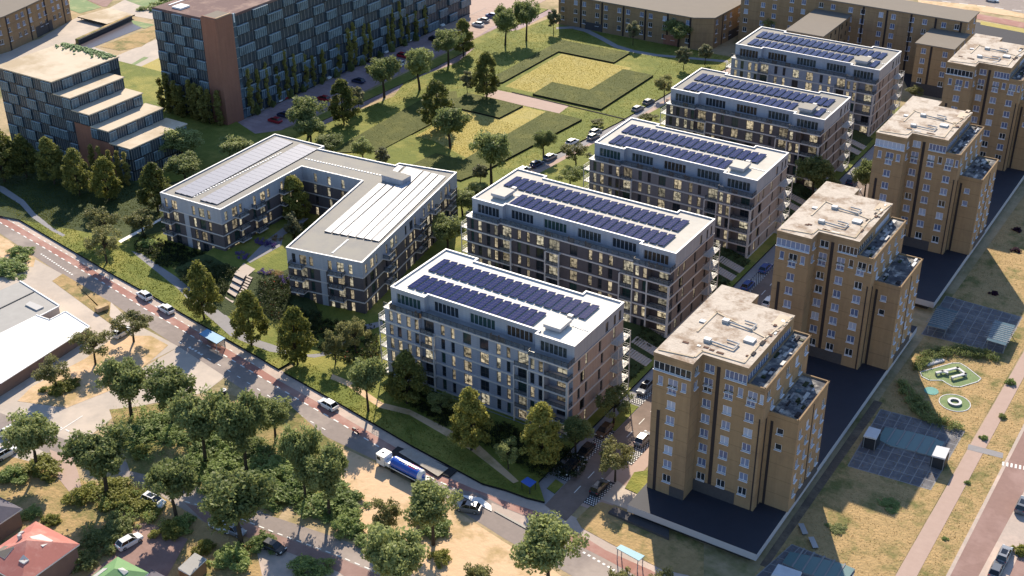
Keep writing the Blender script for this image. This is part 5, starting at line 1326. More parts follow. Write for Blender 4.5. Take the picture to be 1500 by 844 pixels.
# park
for a in (('oak', 452, 203, 134, 54, 'pale tree in the corner between the parking lot and the solar roof'),
          ('oak', 456, 214, 165, 46, 'lower pale tree overlapping another behind the solar roof'),
          ('lindark', 504.7, 184, 113, 46, 'dense pointed tree at the left end of the park by the parking lot'),
          ('ball', 525, 165, 125, 24, 'round tree half behind the dense pointed tree by the parking lot'),
          ('oak', 563, 143, 76, 50, 'park edge tree by the parking lot, third from the slab end'),
          ('oak', 615, 133, 60, 50, 'park edge tree by the parking lot, with its shadow on the dark turf strip'),
          ('oak', 657, 97, 36, 46, 'left tree of the touching pair beside the parking lot'),
          ('lindark', 679, 82, 25, 34, 'right tree of the touching pair beside the parking lot, darker'),
          ('oak', 740, 68, 2, 40, 'left tree of the tall pair at the top of the park'),
          ('oak', 771, 61, -8, 42, 'right tree of the tall pair at the top of the park'),
          ('ball', 811, 50, 13, 22, 'small round tree by the left corner of the low brown flats'),
          ('lindark', 712.5, 146, 73, 42, 'dark pointed tree at the corner of the pale upper lawn'),
          ('ball', 685, 140, 102, 22, 'small round tree left of the dark pointed tree in the park'),
          ('lindark', 641, 192, 114, 54, 'large dark tree in the lower lawn of the park'),
          ('oak', 660, 219, 147, 54, 'bluish tree just in front of the large dark tree in the park'),
          ('oak', 720, 272, 181, 60, 'open tree on the lower lawn edge near the longest block'),
          ('ball', 703.5, 271, 240, 26, 'small round tree beside the open tree by the far corner of the U shaped block'),
          ('oak', 796, 231, 185, 34, 'slender tree beside the parked cars on the park street'),
          ('small', 844, 242, 206, 46, 'spreading tree on the pink paving of the park street'),
          ('smalldark', 835, 277, 240, 44, 'bushy dark tree between the park street and the third block'),
          ('small', 876, 186, 172, 26, 'bushy small tree behind the third block, by the silver cars'),
          ('small', 945, 186, 163, 38, 'tree by the top left corner of the third roof'),
          ('oak', 532, 241, 199, 34, 'tree behind the roof edge of the U shaped block'),
          ('ball', 562, 244, 214, 26, 'round pale tree at the corner of the pale lower lawn'),
          ('oak', 485, 230, 192, 42, 'pale tree right behind the roof corner with solar strips'),
          ('ball', 927, 68, 30, 21, 'small round tree in front of the low brown flats by the curved path'),
          ('oak', 993, 70, 23, 42, 'full tree in front of the right end of the low brown flats'),
          ('ball', 1000.6, 103, 66, 24, 'left of two round trees beside the curved path'),
          ('ball', 1032, 96, 64, 24, 'right of two round trees beside the curved path'),
          ('small', 973, 145, 106, 35, 'umbrella shaped tree by the park street next to the fourth block'),
          ('oak', 1122, 60, -2, 66, 'large tree between the low brown flats and the farthest block'),
          ('oak', 1157, 30, -14, 40, 'tree behind the large one, at the top edge'),
          ('oak', 1192, 25, -4, 24, 'tree top above the taupe wing roof'),
          ('small', 1340, 146, 122, 30, 'bushy tree beside the far block balconies and the brown wing')): T(*a)
# poplars along the slab
PR = random.Random(4)
for i in range(9): T('poplar', 0, 0, 0, 0, 'slim poplar along the end wall of the blue glass slab', world=(-274 + i * 2.65 + PR.uniform(-.4, .4), 238.9 + PR.uniform(-.5, .5), 0), H=PR.uniform(9.5, 13), Wd=PR.uniform(2.8, 3.6), group='poplars along the slab end wall')
for i in range(22):
    if i in (9, 15): continue
    T('poplar', 0, 0, 0, 0, 'tall poplar along the long wall of the blue glass slab above the parking lot', world=(-250.5 + PR.uniform(-.3, .2), 250 + i * 4.0 + PR.uniform(-.8, .8), 0), H=PR.uniform(10, 15.5), Wd=PR.uniform(1.8, 2.6), group='poplars along the slab parking side')
for i in range(12):
    T('darkbush', 0, 0, 0, 0, 'dark low shrub between the poplars by the parking lot', world=(-250.0 + PR.uniform(-.4, .4), 252 + i * 7 + PR.uniform(-1, 1), 0), H=PR.uniform(2.0, 3.5), Wd=PR.uniform(1.6, 2.3), group='shrubs between the poplars')
# bushes: (kind, u, v, height, width m, label)
for k, u, v, h, w, l in (('bush', 205, 640, 1.6, 9, 'low bright bush left of the two trunks by the junction'), ('bush', 275, 690, 2, 9, 'bright bush left of the dense thicket trunk'), ('bush', 345, 668, 2.2, 9, 'bright bush among the thicket trunks, upper part'), ('bush', 385, 725, 2.2, 10, 'bright bush low in the thicket above the dark road'), ('bush', 320, 712, 1.8, 8, 'bright bush at the thicket edge along the side road'), ('bush', 500, 735, 2.0, 9, 'bluish bush at the far right end of the thicket'), ('bush', 445, 690, 2, 8, 'bush behind the slim thicket tree'), ('gold', 185, 735, 1.8, 7, 'gold bush between the broad tree and the driveway'), ('bush', 14, 395, 2.2, 11, 'bright green bush mass left of the hall forecourt, cut by the frame'), ('bush', 30, 372, 1.6, 6, 'smaller bright bush above the forecourt bush mass'),
        ('bush', 230, 655 - 30, 1.8, 9, 'low bright bush under the two trees by the junction'), ('bush', 250, 640, 1.5, 6, 'low bush behind the junction trees'),
        ('bush', 300, 655, 2.2, 10, 'bright bush under the dense thicket tree'), ('bush', 330, 690, 2.0, 8, 'bush in the thicket shade by the side road'), ('bush', 430, 720, 2.0, 9, 'bush under the slim thicket tree'),
        ('bush', 480, 742, 2.0, 10, 'bush at the right end of the thicket over the dark road'), ('bush', 400, 690, 2.0, 9, 'bush in the middle of the thicket'), ('darkbush', 365, 660, 2.2, 8, 'dark bush in the heart of the thicket'),
        ('gold', 60, 690, 2.0, 8, 'pale gold shrub around the tree at the left edge'), ('bush', 20, 700, 1.8, 6, 'green shrub left of the pale gold one'), ('gold', 165, 722, 2.0, 9, 'gold green shrub under the broad tree'), ('gold', 120, 730, 1.8, 6, 'gold green shrub left of the broad tree foot'),
        ('gold', 215, 745, 1.6, 7, 'olive shrub right of the broad tree, above the hedge'), ('darkbush', 150, 795, 2.2, 7, 'dark hedge clump beside the red roof'), ('darkbush', 120, 825, 2.0, 6, 'dark hedge clump nearest the bottom beside the red roof'), ('darkbush', 175, 775, 2.0, 6, 'dark hedge clump above the driveway'),
        ('gold', 250, 780, 2.0, 6, 'lit golden bush beside the driveway gate'), ('bush', 268, 772, 1.8, 5, 'green bush right of the lit golden bush'), ('bush', 340, 822, 2.2, 7, 'bush at the foot of the biggest lower left tree'), ('bush', 385, 800, 1.8, 6, 'bush right of the foot of the biggest lower left tree'),
        ('bush', 455, 838, 2.2, 7, 'round bush at the bottom edge beside the paved drive'), ('gold', 300, 805, 1.4, 4, 'small olive bush beside the shed'), ('gold', 75, 765, 1.2, 4, 'yellow bush above the red roof'), ('bush', 45, 755, 1.2, 4, 'green bush above the red roof'),
        ('bush', 555, 790, 1.8, 7, 'pale bush around the young open tree on sand'), ('bush', 632, 775, 1.8, 8, 'bright bush behind the open tree on sand'), ('gold', 645, 820, 1.5, 4, 'olive bush on sand right of the bottom trees'), ('bush', 510, 775, 2.4, 7, 'bluish green bush left of the sandy verge'),
        ('gold', 85, 572, 1.6, 6, 'golden shrub under the young tree by the white hall'), ('gold', 105, 565, 1.4, 4, 'golden shrub right of another by the white hall'), ('gold', 205, 665, 1.5, 4, 'mustard shrub at the junction edge'),
        ('bush', 217, 362, 2.2, 6, 'rounded bush below the olive tree by the U shaped block'), ('gold', 385, 398, 1.4, 3, 'clipped olive cube shrub beside the broad stairs'),
        ('bush', 1304, 740, .5, 4.2, 'oval green patch on the dry lawn, right one'), ('darkbush', 1226, 775, .5, 3.6, 'oval green patch on the dry lawn, left one by the benches'),
        ('bush', 1480, 562, 1.0, 2.2, 'round bush between the pink path and brick street, uppermost'), ('darkbush', 1468, 612, .8, 1.7, 'dark bush between path and street above the crossing'), ('bush', 1441, 643, .8, 1.7, 'bush just above the small cross path'), ('bush', 1417, 708, .5, 1.2, 'small bush just below the small cross path'), ('bush', 1384, 790, .4, 1.2, 'tiny tuft on the dry strip near the bottom'),
        
        ('purple', 1456, 431, .8, 2.2, 'dark purple shrub on dry grass nearest the upper paved square'), ('purple', 1488, 368, .8, 2.5, 'dark purple shrub by the right edge, middle one'), ('purple', 1490, 338, .8, 2.5, 'dark purple shrub by the right edge, uppermost'),
        ('bush', 230, 12, 2.0, 12, 'grey green bush mass at the top left behind the slab'), ('bush', 245, 6, 2.0, 10, 'bush mass at the top edge left of the slab roof'), ('bush', 1112, 62, 2, 6, 'bush under the large tree by the brown flats'), ('gold', 1495, 810, 1.6, 3, 'yellow bush at the right bottom edge by parked cars')):
    T(k, u, v, 0, 0, l, H=h, Wd=w)
# planting beds: one mass of low shrubs each
def bed(name, px, z, hgt, dens, k, label_k=None, size=.16, flowers=None):
    P = [G(u, v, z(u, v) if callable(z) else z) for u, v in px]; rnd = random.Random(len(bpy.data.objects))
    x0, x1 = min(p.x for p in P), max(p.x for p in P); y0, y1 = min(p.y for p in P), max(p.y for p in P)
    def inside(x, y):
        c = False; n = len(P)
        for i in range(n):
            a, b = P[i], P[i - 1]
            if (a.y > y) != (b.y > y) and x < (b.x - a.x) * (y - a.y) / (b.y - a.y) + a.x: c = not c
        return c
    cs = []
    zz = sum(p.z for p in P) / len(P)
    for _ in range(int((x1 - x0) * (y1 - y0) * dens)):
        x, y = rnd.uniform(x0, x1), rnd.uniform(y0, y1)
        if inside(x, y):
            w = [1 / ((p.x - x) ** 2 + (p.y - y) ** 2 + .1) for p in P]; pz = sum(p.z * q for p, q in zip(P, w)) / sum(w)
            cs.append((Vector((x, y, pz + hgt * rnd.uniform(.2, .7))), rnd.uniform(.3, .6) * hgt))
    v, f = leaf_cloud(rnd, cs, 26, size); me = cloud_mesh(name, v, f, k)
    if flowers:
        me.materials.append(M[flowers[0]])
        for p in me.polygons:
            if rnd.random() < flowers[1]: p.material_index = 1
    return tag(link(name, me), kind='stuff')
bed('shrub_bed', [(300, 385), (338, 392), (348, 398), (335, 420), (325, 445), (300, 440), (262, 410), (255, 396)], lambda u, v: 2.3 if v < 400 else .8, 1.3, 3.2, 'leaf_bed')
bed('shrub_bed', [(205, 345), (232, 352), (300, 372), (290, 384), (240, 396), (195, 365)], .45, 1.0, 2.6, 'leaf_bed')
bed('shrub_bed', [(378, 412), (420, 405), (430, 425), (425, 455), (470, 462), (470, 480), (440, 500), (400, 470), (382, 455)], lambda u, v: 2.2 if v < 415 else .9, 1.3, 3.0, 'leaf_bed', flowers=('flower_red', .01))
bed('shrub_bed', [(440, 450), (470, 470), (548, 480), (560, 520), (530, 540), (478, 520), (445, 490)], .45, 1.0, 2.4, 'leaf_bed', flowers=('flower_red', .012))
bed('shrub_bed', [(560, 570), (620, 570), (700, 610), (820, 650), (860, 680), (850, 700), (790, 700), (720, 660), (640, 620)], .45, 1.1, 2.4, 'leaf_bed')
bed('undergrowth', [(165, 605), (200, 592), (250, 596), (330, 620), (425, 660), (500, 690), (530, 775), (490, 775), (430, 742), (370, 728), (300, 712), (240, 690), (190, 668)], .2, 1.7, .55, 'leaf_bush', size=.17)
bed('undergrowth', [(110, 705), (150, 715), (205, 715), (262, 745), (250, 775), (190, 765), (130, 800), (95, 840), (75, 835), (110, 790), (150, 745)], .2, 1.5, .5, 'leaf_bush', size=.16)
def inpoly(P, x, y):
    c = False
    for i in range(len(P)):
        a, b = P[i], P[i - 1]
        if (a[1] > y) != (b[1] > y) and x < (b[0] - a[0]) * (y - a[1]) / (b[1] - a[1]) + a[0]: c = not c
    return c
def grass(name, pts, z, dens, h, k, world=True):
    P = [Vector((p[0], p[1], z)) for p in pts] if world else [G(u, v, z) for u, v in pts]; rnd = random.Random(len(bpy.data.objects))
    x0, x1 = min(p.x for p in P), max(p.x for p in P); y0, y1 = min(p.y for p in P), max(p.y for p in P); v = []; f = []; n = len(P)
    for _ in range(int((x1 - x0) * (y1 - y0) * dens * 1.3)):
        x, y = rnd.uniform(x0, x1), rnd.uniform(y0, y1); c = False
        for i in range(n):
            a, b = P[i], P[i - 1]
            if (a.y > y) != (b.y > y) and x < (b.x - a.x) * (y - a.y) / (b.y - a.y) + a.x: c = not c
        if not c or any(inpoly(q_, x, y) for q_ in PATHS): continue
        a = rnd.uniform(0, 6.28); s = h * .6 * rnd.uniform(.5, 1.3); dx, dy = math.cos(a) * s * 1.3, math.sin(a) * s * 1.3; lx, ly = rnd.uniform(-1, 1) * s, rnd.uniform(-1, 1) * s
        q = len(v); v += [(x - dx * .5, y - dy * .5, z), (x + dx * .5, y + dy * .5, z), (x + lx, y + ly, z + s)]; f.append((q, q + 1, q + 2))
    return tag(link(name, cloud_mesh(name, v, f, k)), kind='stuff')
grass('grass', [(-200.8, 307.5), (-190.2, 307.5), (-190.2, 317), (-177.4, 317), (-177.4, 341), (-201.3, 341)], PL + .06, 7, .26, 'leaf_grass_pale')
grass('grass', [(-200.8, 255), (-180.3, 255), (-179.4, 284), (-201, 284)], PL + .06, 7, .26, 'leaf_grass_pale')
grass('grass', [(-190.0, 305.3), (-166.9, 305.3), (-166.9, 338), (-177.3, 338), (-177.3, 317.0), (-190.2, 316.8)], PL + .56, 4, .22, 'leaf_grass_dark')
grass('grass', [(-208, 303), (-203.0, 309), (-203.0, 342.0), (-182.8, 342.0), (-182.8, 352.2), (-208, 352.2)], PL + .5, 4, .22, 'leaf_grass_dark')
grass('grass', [(-179.3, 296.2), (-167.7, 295.8), (-171.6, 252), (-173.5, 244), (-190, 244), (-189, 254.8), (-180.2, 254.8)], PL + .5, 4, .22, 'leaf_grass_dark')
grass('grass', [(-207, 284.6), (-188.2, 284.6), (-187.5, 296.0), (-207, 296.0)], PL + .5, 4, .22, 'leaf_grass_dark')
grass('grass', [(-214, 240), (-203, 248), (-202, 284.5), (-211, 296), (-216, 290)], PL + .3, 4, .22, 'leaf_grass_dark')
grass('grass', park, PL + .01, 3.5, .28, 'leaf_grass')
grass('grass', [(-60, 272)] + lawn_edge[1:] + [(440, 522), (400, 512), (330, 486), (300, 455), (190, 370), (120, 345), (60, 290)], LZ, 6, .32, 'leaf_grass', world=False)
grass('grass', lawn_edge2 + [(740, 700), (600, 610), (500, 560), (450, 530), (425, 538)], LZ, 7, .32, 'leaf_grass', world=False)
grass('grass', [(-300, 180), (-300, 199), (-240, 199), (-222, 215), (-218, 186), (-240, 172)], LZ, 5, .34, 'leaf_grass_dark')
grass('dry_tufts', [(-50.5, 140), (-33.4, 140), (-32, 300), (-50, 300)], .03, 4, .22, 'leaf_grass_dry')
grass('dry_tufts', [(-30.1, 140), (-26.6, 140), (-25.8, 260), (-29.7, 260)], .03, 5, .22, 'leaf_grass_dry')
for lab, px in (('dark curved hedge left of the circular green pitch, its lower end in the sun', [zE(365, 215), zE(410, 205), zE(470, 260), zE(560, 340), (1358, 592), (1372, 612), (1400, 620), (1412, 628), (1405, 632), (1370, 628), (1345, 612), (1325, 590), zE(380, 270)]),
        ('curved hedge above the green play pitch with paler pads inside it', [(1338, 540), (1345, 524), (1365, 514), (1400, 510), (1440, 514), (1462, 526), (1460, 530), (1425, 526), (1395, 522), (1370, 528), (1352, 540), (1345, 548)])):
    h_ = bed('hedge', px, .05, 1.3, 5, 'leaf_oak', size=.15); del h_['kind']; tag(h_, lab, 'hedge')
for u, v, r_, z, lab in ((334, 363, 1.6, .4, 'violet flower clump against the courtyard wall'), (355, 376, 1.7, 2.2, 'violet flower clump at the head of the broad stairs'), (383, 356, 1.6, 2.2, 'violet flower clump on the left of the courtyard path'), (397, 360, 1.6, 2.2, 'pale violet flower clump by the courtyard path'), (390, 400, 1.5, 2.0, 'violet flower clump by the clipped shrub'), (415, 412, 1.4, 1.8, 'violet flower clump under the first balcony'), (438, 305, 1.6, 2.0, 'violet flower clump deep in the courtyard')):
    p = G(u, v, z); rnd = random.Random(int(u)); cs = [(p + Vector((rnd.uniform(-r_, r_), rnd.uniform(-r_ * .7, r_ * .7), rnd.uniform(.1, .7))), .4) for _ in range(16)]
    v_, f_ = leaf_cloud(rnd, [(c - p, r) for c, r in cs] + [(Vector((0, 0, .3)), r_ * .8)], 34, .13); tag(link('flower_bush', cloud_mesh('flower_bush', v_, f_, 'flower_violet'), None, p), lab, 'flowers', 'violet flower clumps')
for u, v, lab in ((403, 403, 'tan ornamental grass clump beside violet flowers by the balcony'), (406, 352, 'tan ornamental grass clump by the courtyard path')):
    p = G(u, v, 2.0); rnd = random.Random(int(u)); v_, f_ = leaf_cloud(rnd, [(Vector((rnd.uniform(-1.6, 1.6), rnd.uniform(-1, 1), rnd.uniform(.1, .6))), .45) for _ in range(16)], 34, .13, 1); tag(link('grass_clump', cloud_mesh('grass_clump', v_, f_, 'leaf_tan'), None, p), lab, 'ornamental grass', 'tan grass clumps')
for y0, y1 in ((184.8, 191.5), (197.5, 202.8), (225, 232), (239.5, 243), (265.5, 271.5), (279, 284.5), (307, 312.5)):
    rnd = random.Random(int(y0)); cs = []
    for _ in range(int(6 * (y1 - y0) * 2)):
        x = rnd.uniform(-99.5, -93.2); cs.append((Vector((x, rnd.uniform(y0, y1), .3 + (-93 - x) * .28)), rnd.uniform(.3, .5)))
    v_, f_ = leaf_cloud(rnd, cs, 24, .15); tag(link('slope_shrubs', cloud_mesh('slope_shrubs', v_, f_, 'leaf_bed')), kind='stuff')

# ------------------------------------------------------------------ vehicles
CAR = {}
def car_meshes(paint, kind='car'):
    if (paint, kind) in CAR: return CAR[(paint, kind)]
    k = 'paint_' + paint; L, W = 4.5, 1.82; h = 1.5 if kind != 'suv' else 1.68
    b = MB()
    def loft(secs, kk, cap=True):
        n = len(secs[0])
        for s0, s1 in zip(secs[:-1], secs[1:]):
            for i in range(n - 1): b.face([s0[i], s0[i + 1], s1[i + 1], s1[i]], kk)
        if cap: b.face(secs[0][::-1], kk); b.face(secs[-1], kk)
    def sec(x, w, zb, zt): e = .12; return [(x, -w, zb), (x, -w, zt - e), (x, -w + e, zt), (x, w - e, zt), (x, w, zt - e), (x, w, zb)][::-1]
    z = .62 * h
    loft([sec(-2.25, .72, .38, z - .12), sec(-2.1, .86, .24, z), sec(-1.2, .91, .22, z + .04), sec(.7, .91, .22, z + .03), sec(1.3, .9, .22, z - .04), sec(2.0, .84, .24, z - .16), sec(2.25, .66, .36, z - .3)], k)
    # roof panel and pillars
    rx0, rx1 = -1.45, .35
    b.face([(rx0, -.62, h), (rx1, -.62, h), (rx1, .62, h), (rx0, .62, h)], k)
    b.face([(rx0, -.62, h), (rx0, .62, h), (rx0 - .05, .64, h - .05), (rx0 - .05, -.64, h - .05)][::-1], k)
    g = MB(); zt = h - .012; zb = z + .02
    lo = [(-2.0, -.8), (1.15, -.8), (1.15, .8), (-2.0, .8)]; hi = [(rx0, -.62), (rx1, -.62), (rx1, .62), (rx0, .62)]
    if kind == 'suv': lo[0] = (-2.12, -.8); lo[3] = (-2.12, .8); hi[0] = (-1.8, -.62); hi[3] = (-1.8, .62)
    for i in range(4):
        j = (i + 1) % 4; g.face([(*lo[i], zb), (*lo[j], zb), (*hi[j], zt), (*hi[i], zt)], 'car_glass')
    for i, j in ((0, 0), (1, 1), (2, 2), (3, 3)): b.tube((*lo[i], zb), (*hi[i], h), .045, .04, k, 4)
    for s in (-1, 1): b.tube((-.5, s * .81, zb), (-.5, s * .625, h), .04, .035, k, 4)
    if kind == 'suv': b.face([(-1.8, -.62, h + .005), (rx1, -.62, h + .005), (rx1, .62, h + .005), (-1.8, .62, h + .005)], k); g.face([(-1.2, -.45, h + .012), (.1, -.45, h + .012), (.1, .45, h + .012), (-1.2, .45, h + .012)], 'car_glass')
    w = MB(); w.tube((0, -.11, 0), (0, .11, 0), .33, .33, 'tyre', 12); w.tube((0, -.12, 0), (0, .12, 0), .2, .2, 'metal_grey', 10)
    hl = MB(); hl.box(-.06, .06, -.2, .2, -.07, .07, 'lamp_glass'); tl = MB(); tl.box(-.05, .05, -.16, .16, -.08, .08, 'lamp_red')
    CAR[(paint, kind)] = [x.mesh(n) for x, n in ((b, 'body'), (g, 'windows'), (w, 'wheel'), (hl, 'headlight'), (tl, 'tail_light'))] + [z]; return CAR[(paint, kind)]
CARP = {}
def car(p, ang, paint, label, group=None, kind='car', simple=False, sc=1.0):
    key = (paint, kind, simple)
    if key not in CARP:
        b, g, w, hl, tl, z = car_meshes(paint, kind); o = thing('parked_car', label, 'car')
        link('body', b, o); link('windows', g, o)
        if not simple:
            for x in (-1.38, 1.38):
                for y in (-.8, .8): link('wheel', w, o, (x, y, .33))
            for y in (-.62, .62): link('headlight', hl, o, (2.08, y, z - .22)); link('tail_light', tl, o, (-2.17, y, z - .12))
        CARP[key] = o
    else: o = copy_tree(CARP[key]); tag(o, label)
    if group: o['group'] = group
    elif 'group' in o.keys(): del o['group']
    o.location = p; o.rotation_euler.z = ang; o.scale = (sc, sc, sc); return o
def road_dir(pts, u):
    for a, c in zip(pts[:-1], pts[1:]):
        if a[0] <= u <= c[0]:
            A, B = G(*a), G(*c); return math.atan2(B.y - A.y, B.x - A.x)
    return 0
for u, v, paint, lab, off in ((212, 436, 'white', 'white car driving on the red lane, farther one of two close together', 0), (244, 456, 'white', 'white car driving on the red lane, just behind the shelter with pale blue roof', 0), (481, 596, 'white', 'white car alone on the red lane below the bluish tree', 0), (686, 747, 'grey', 'grey car passing the white painted traffic island', 0)):
    car(G(u, v, .016), road_dir(bike_sw, u) + math.pi, paint, lab, 'cars on the main road')
p = G(521, 634, .016); m = thing('scooter', 'small dark red scooter riding on the red lane in tree shadow', 'scooter', p, road_dir(bike_sw, 521))
q = MB(); q.prism([(-.8, -.18), (.5, -.18), (.8, 0), (.5, .18), (-.8, .18)], .3, .75, 'paint_red'); q.box(-.7, .1, -.16, .16, .75, .9, 'paint_black'); q.box(.55, .65, -.35, .35, .95, 1.02, 'metal_dark'); q.build('body', m)
for x in (-.65, .7): q = MB(); q.tube((x, -.06, .25), (x, .06, .25), .25, .25, 'tyre', 10); q.build('wheel', m)
for u, v, paint, lab, ang, kd in ((945, 572, 'silver', 'silver car with a glass roof parked on the block side of the street, half up', -1, 'suv'), (885, 634, 'brown', 'dark brown car parked below the dark spreading tree', -1, 'car'), (858, 664, 'black', 'black car parked by the blue green tree, upper one of two', -1, 'car'), (834, 690, 'black', 'black car parked nearest the lawn corner on the block side', -1, 'suv'), (942, 646, 'silver', 'silver car parked on the tower side of the street, half hidden by the nearest tower', 1, 'car'), (878, 718, 'black', 'black car parked on the tower side at the street mouth', 1, 'suv'), (1095, 421, 'blue', 'blue car glimpsed between the two nearest towers, lower one', 1, 'car'), (1121, 396, 'blue', 'blue car glimpsed between the two nearest towers, upper one', 1, 'car'), (1247, 268, 'navy', 'navy car glimpsed left of the third tower', 1, 'car'), (1126, 445, 'white', 'white car mostly hidden behind the nearest tower roof', 1, 'car')):
    car(G(u, v, .04), math.pi / 2 * ang, paint, lab, None, kd)
for u, v, paint, lab in ((786, 243, 'navy', 'dark blue car parked by the lower park lawn'), (806, 233, 'silver', 'silver car parked by the slender park tree'), (767, 252, 'silver', 'silver car parked behind the far corner of the longest block'), (838, 211, 'white', 'white car parked above the spreading tree on the pink paving'), (869, 203, 'silver', 'silver car left of the third roof corner, lower of two'), (872, 196, 'silver', 'silver car left of the third roof corner, upper of two'), (950, 152, 'grey', 'grey car parked near the umbrella shaped tree'), (934, 162, 'silver', 'silver car parked just before the grey one by the park street')):
    car(G(u, v, .02), math.pi / 2 - .12, paint, lab, 'cars along the park street')
LOT = ((365, 165, 'white', 'white car at the near end of the lot by the glass corner'), (377, 161, 'silver', 'silver car next to the white one at the near end of the lot'), (404, 148, 'white', 'white car in a row of three by the poplars'), (413, 144, 'red', 'red car in a row of three by the poplars'), (396, 152, 'grey', 'grey car in a row of three by the poplars'), (429, 137, 'black', 'black car by the poplars, left of a dark pair'), (440, 131, 'navy', 'navy car by the poplars, right of a dark pair'), (476, 115, 'white', 'white car by the poplars in front of two dark cars'), (487, 110, 'black', 'black car behind the white one by the poplars'), (496, 106, 'navy', 'navy car farthest of three by the poplars'), (403, 179, 'red', 'red car alone in the lawn side row, nearest the road'), (416, 171, 'navy', 'navy car just beyond the red one in the lawn side row'), (443, 161, 'red', 'red car peeping behind the pale tree'), (474, 147, 'red', 'pinkish red car left of the dense pointed tree'), (525, 121, 'navy', 'navy car in the lawn side row left of a tree'), (546, 107, 'black', 'black car almost behind the third park edge tree'), (560, 77, 'white', 'white car by the slab in the far half of the lot'), (584, 95, 'white', 'white car peeping between two park edge trees'), (591, 84, 'red', 'red car peeping between two park edge trees'), (584, 63, 'red', 'red car in the far slab side row'), (594, 60, 'white', 'white car next to the red one in the far slab side row'), (607, 54, 'blue', 'blue car in the far slab side row'), (615, 49, 'black', 'black car ending the far slab side row'), (643, 38, 'white', 'white car beyond the touching tree pair, shaded'), (700, 38, 'white', 'white car in the sunlit end of the lot, lower'), (708, 32, 'silver', 'silver car in the sunlit end of the lot, middle'), (720, 25, 'blue', 'blue car in the sunlit end of the lot, farthest'), (637, 60, 'black', 'black car left of the touching tree pair'), (536, 90, 'black', 'black car under the big shadow by the slab'))
for u, v, paint, lab in LOT: car(G(u, v, .02), 0 if (G(u, v).x < -243) else math.pi, paint, lab, 'cars in the parking lot by the slab', simple=True)
for u, v, ang, paint, lab, kd in ((190, 797, 'a', 'white', 'long white car parked on the brick driveway above the green roof', 'car'), (226, 738, 'b', 'white', 'white car parked by the tree beside the driveway gate', 'suv'), (401, 805, 'b', 'black', 'black car parked on the paved drive beside the side road', 'car'), (325, 774, 'b', 'white', 'white car hidden under the biggest tree, left of two', 'car'), (343, 780, 'b', 'silver', 'silver car hidden under the biggest tree, right of two', 'car'), (8, 668, 'a', 'white', 'white van like car at the left edge by the shrubs', 'suv'), (18, 634, 'a', 'white', 'white car half hidden behind the left edge tree', 'car'), (180, 490, 'a', 'white', 'white car parked behind the young tree on the forecourt', 'suv'), (26, 555, 'a', 'white', 'white car parked under the eave of the white hall', 'car')):
    a, c = (G(u, v), G(u + 30, v - 17)) if ang == 'a' else (G(u, v), G(u + 30, v + 13))
    car(G(u, v, .03), math.atan2(c.y - a.y, c.x - a.x), paint, lab, None, kd)
for u, v, paint, lab, kd in ((1497, 744, 'grey', 'grey van parked on the brick street cut by the right frame', 'suv'), (1470, 817, 'silver', 'silver car parked on the brick street, upper of two', 'suv'), (1459, 838, 'grey', 'grey car parked on the brick street at the bottom corner', 'car'), (1453, 2, 'white', 'white car on the road at the top right corner', 'car')):
    car(G(u, v, .02), math.pi / 2 if v > 100 else 0, paint, lab, None, kd)
p = G(328, 578); b_ = thing('litter_bin', 'round white rimmed litter bin on the verge above the thicket', 'bin', p)
q = MB(); q.tube((0, 0, 0), (0, 0, 1.0), .42, .5, 'metal_dark', 12); q.build('body', b_)
q = MB(); q.tube((0, 0, 1.0), (0, 0, 1.1), .6, .6, 'canopy_white', 14); q.tube((0, 0, 1.1), (0, 0, 1.12), .33, .33, 'metal_dark', 12); q.build('rim', b_)
# tanker
a, c = G(566, 678), G(640, 716); ang = math.atan2(c.y - a.y, c.x - a.x); ctr = G(592, 695, .03)
t = thing('tanker_truck', 'blue tanker truck with a white cab and lettering along the barrel', 'truck', ctr, ang)
q = MB(); q.prism([(-6.6, -1.1), (-6.35, -1.22), (-4.3, -1.22), (-4.3, 1.22), (-6.35, 1.22), (-6.6, 1.1)], .6, 2.9, 'paint_white'); q.build('cab', t)
q = MB(); q.box(-6.63, -6.58, -.95, .95, 1.7, 2.55, 'car_glass'); q.box(-6.3, -5.3, -1.235, -1.2, 1.7, 2.5, 'car_glass'); q.box(-6.3, -5.3, 1.2, 1.235, 1.7, 2.5, 'car_glass'); q.box(-5.9, -5.3, -.2, .2, 2.9, 2.94, 'car_glass'); q.build('windows', t)
q = MB(); q.box(-4.2, 6.6, -.9, .9, .65, .95, 'metal_dark'); q.box(-4.2, -3.0, -1.1, 1.1, .95, 1.9, 'paint_white'); q.box(5.2, 6.6, -1.15, 1.15, .95, 1.6, 'metal_white'); q.build('chassis', t)
q = MB(); n = 20
prof = [(-3.0, .5), (-2.8, 1.0), (-2.4, 1.2), (4.6, 1.2), (5.1, 1.0), (5.3, .5)]
for (x0, r0), (x1, r1) in zip(prof[:-1], prof[1:]):
    for i in range(n):
        A, B = 2 * math.pi * i / n, 2 * math.pi * (i + 1) / n
        q.face([(x0, math.cos(A) * r0, 2.1 + math.sin(A) * r0), (x0, math.cos(B) * r0, 2.1 + math.sin(B) * r0), (x1, math.cos(B) * r1, 2.1 + math.sin(B) * r1), (x1, math.cos(A) * r1, 2.1 + math.sin(A) * r1)][::-1], 'tank_blue' if x0 < 4.5 else 'paint_white')
for s, (x, r) in ((1, prof[0]), (-1, prof[-1])): q.face([(x, math.cos(2 * math.pi * i / n) * r, 2.1 + math.sin(2 * math.pi * i / n) * r) for i in range(n)][::s], 'tank_blue')
tk = q.build('tank', t)
q = MB(); q.box(-2.6, 4.8, -1.28, -1.2, 1.15, 1.35, 'paint_white'); q.box(-2.6, 4.8, 1.2, 1.28, 1.15, 1.35, 'paint_white'); q.box(-1, 4, -.25, .25, 3.28, 3.36, 'metal_grey'); q.build('side_rail', t)
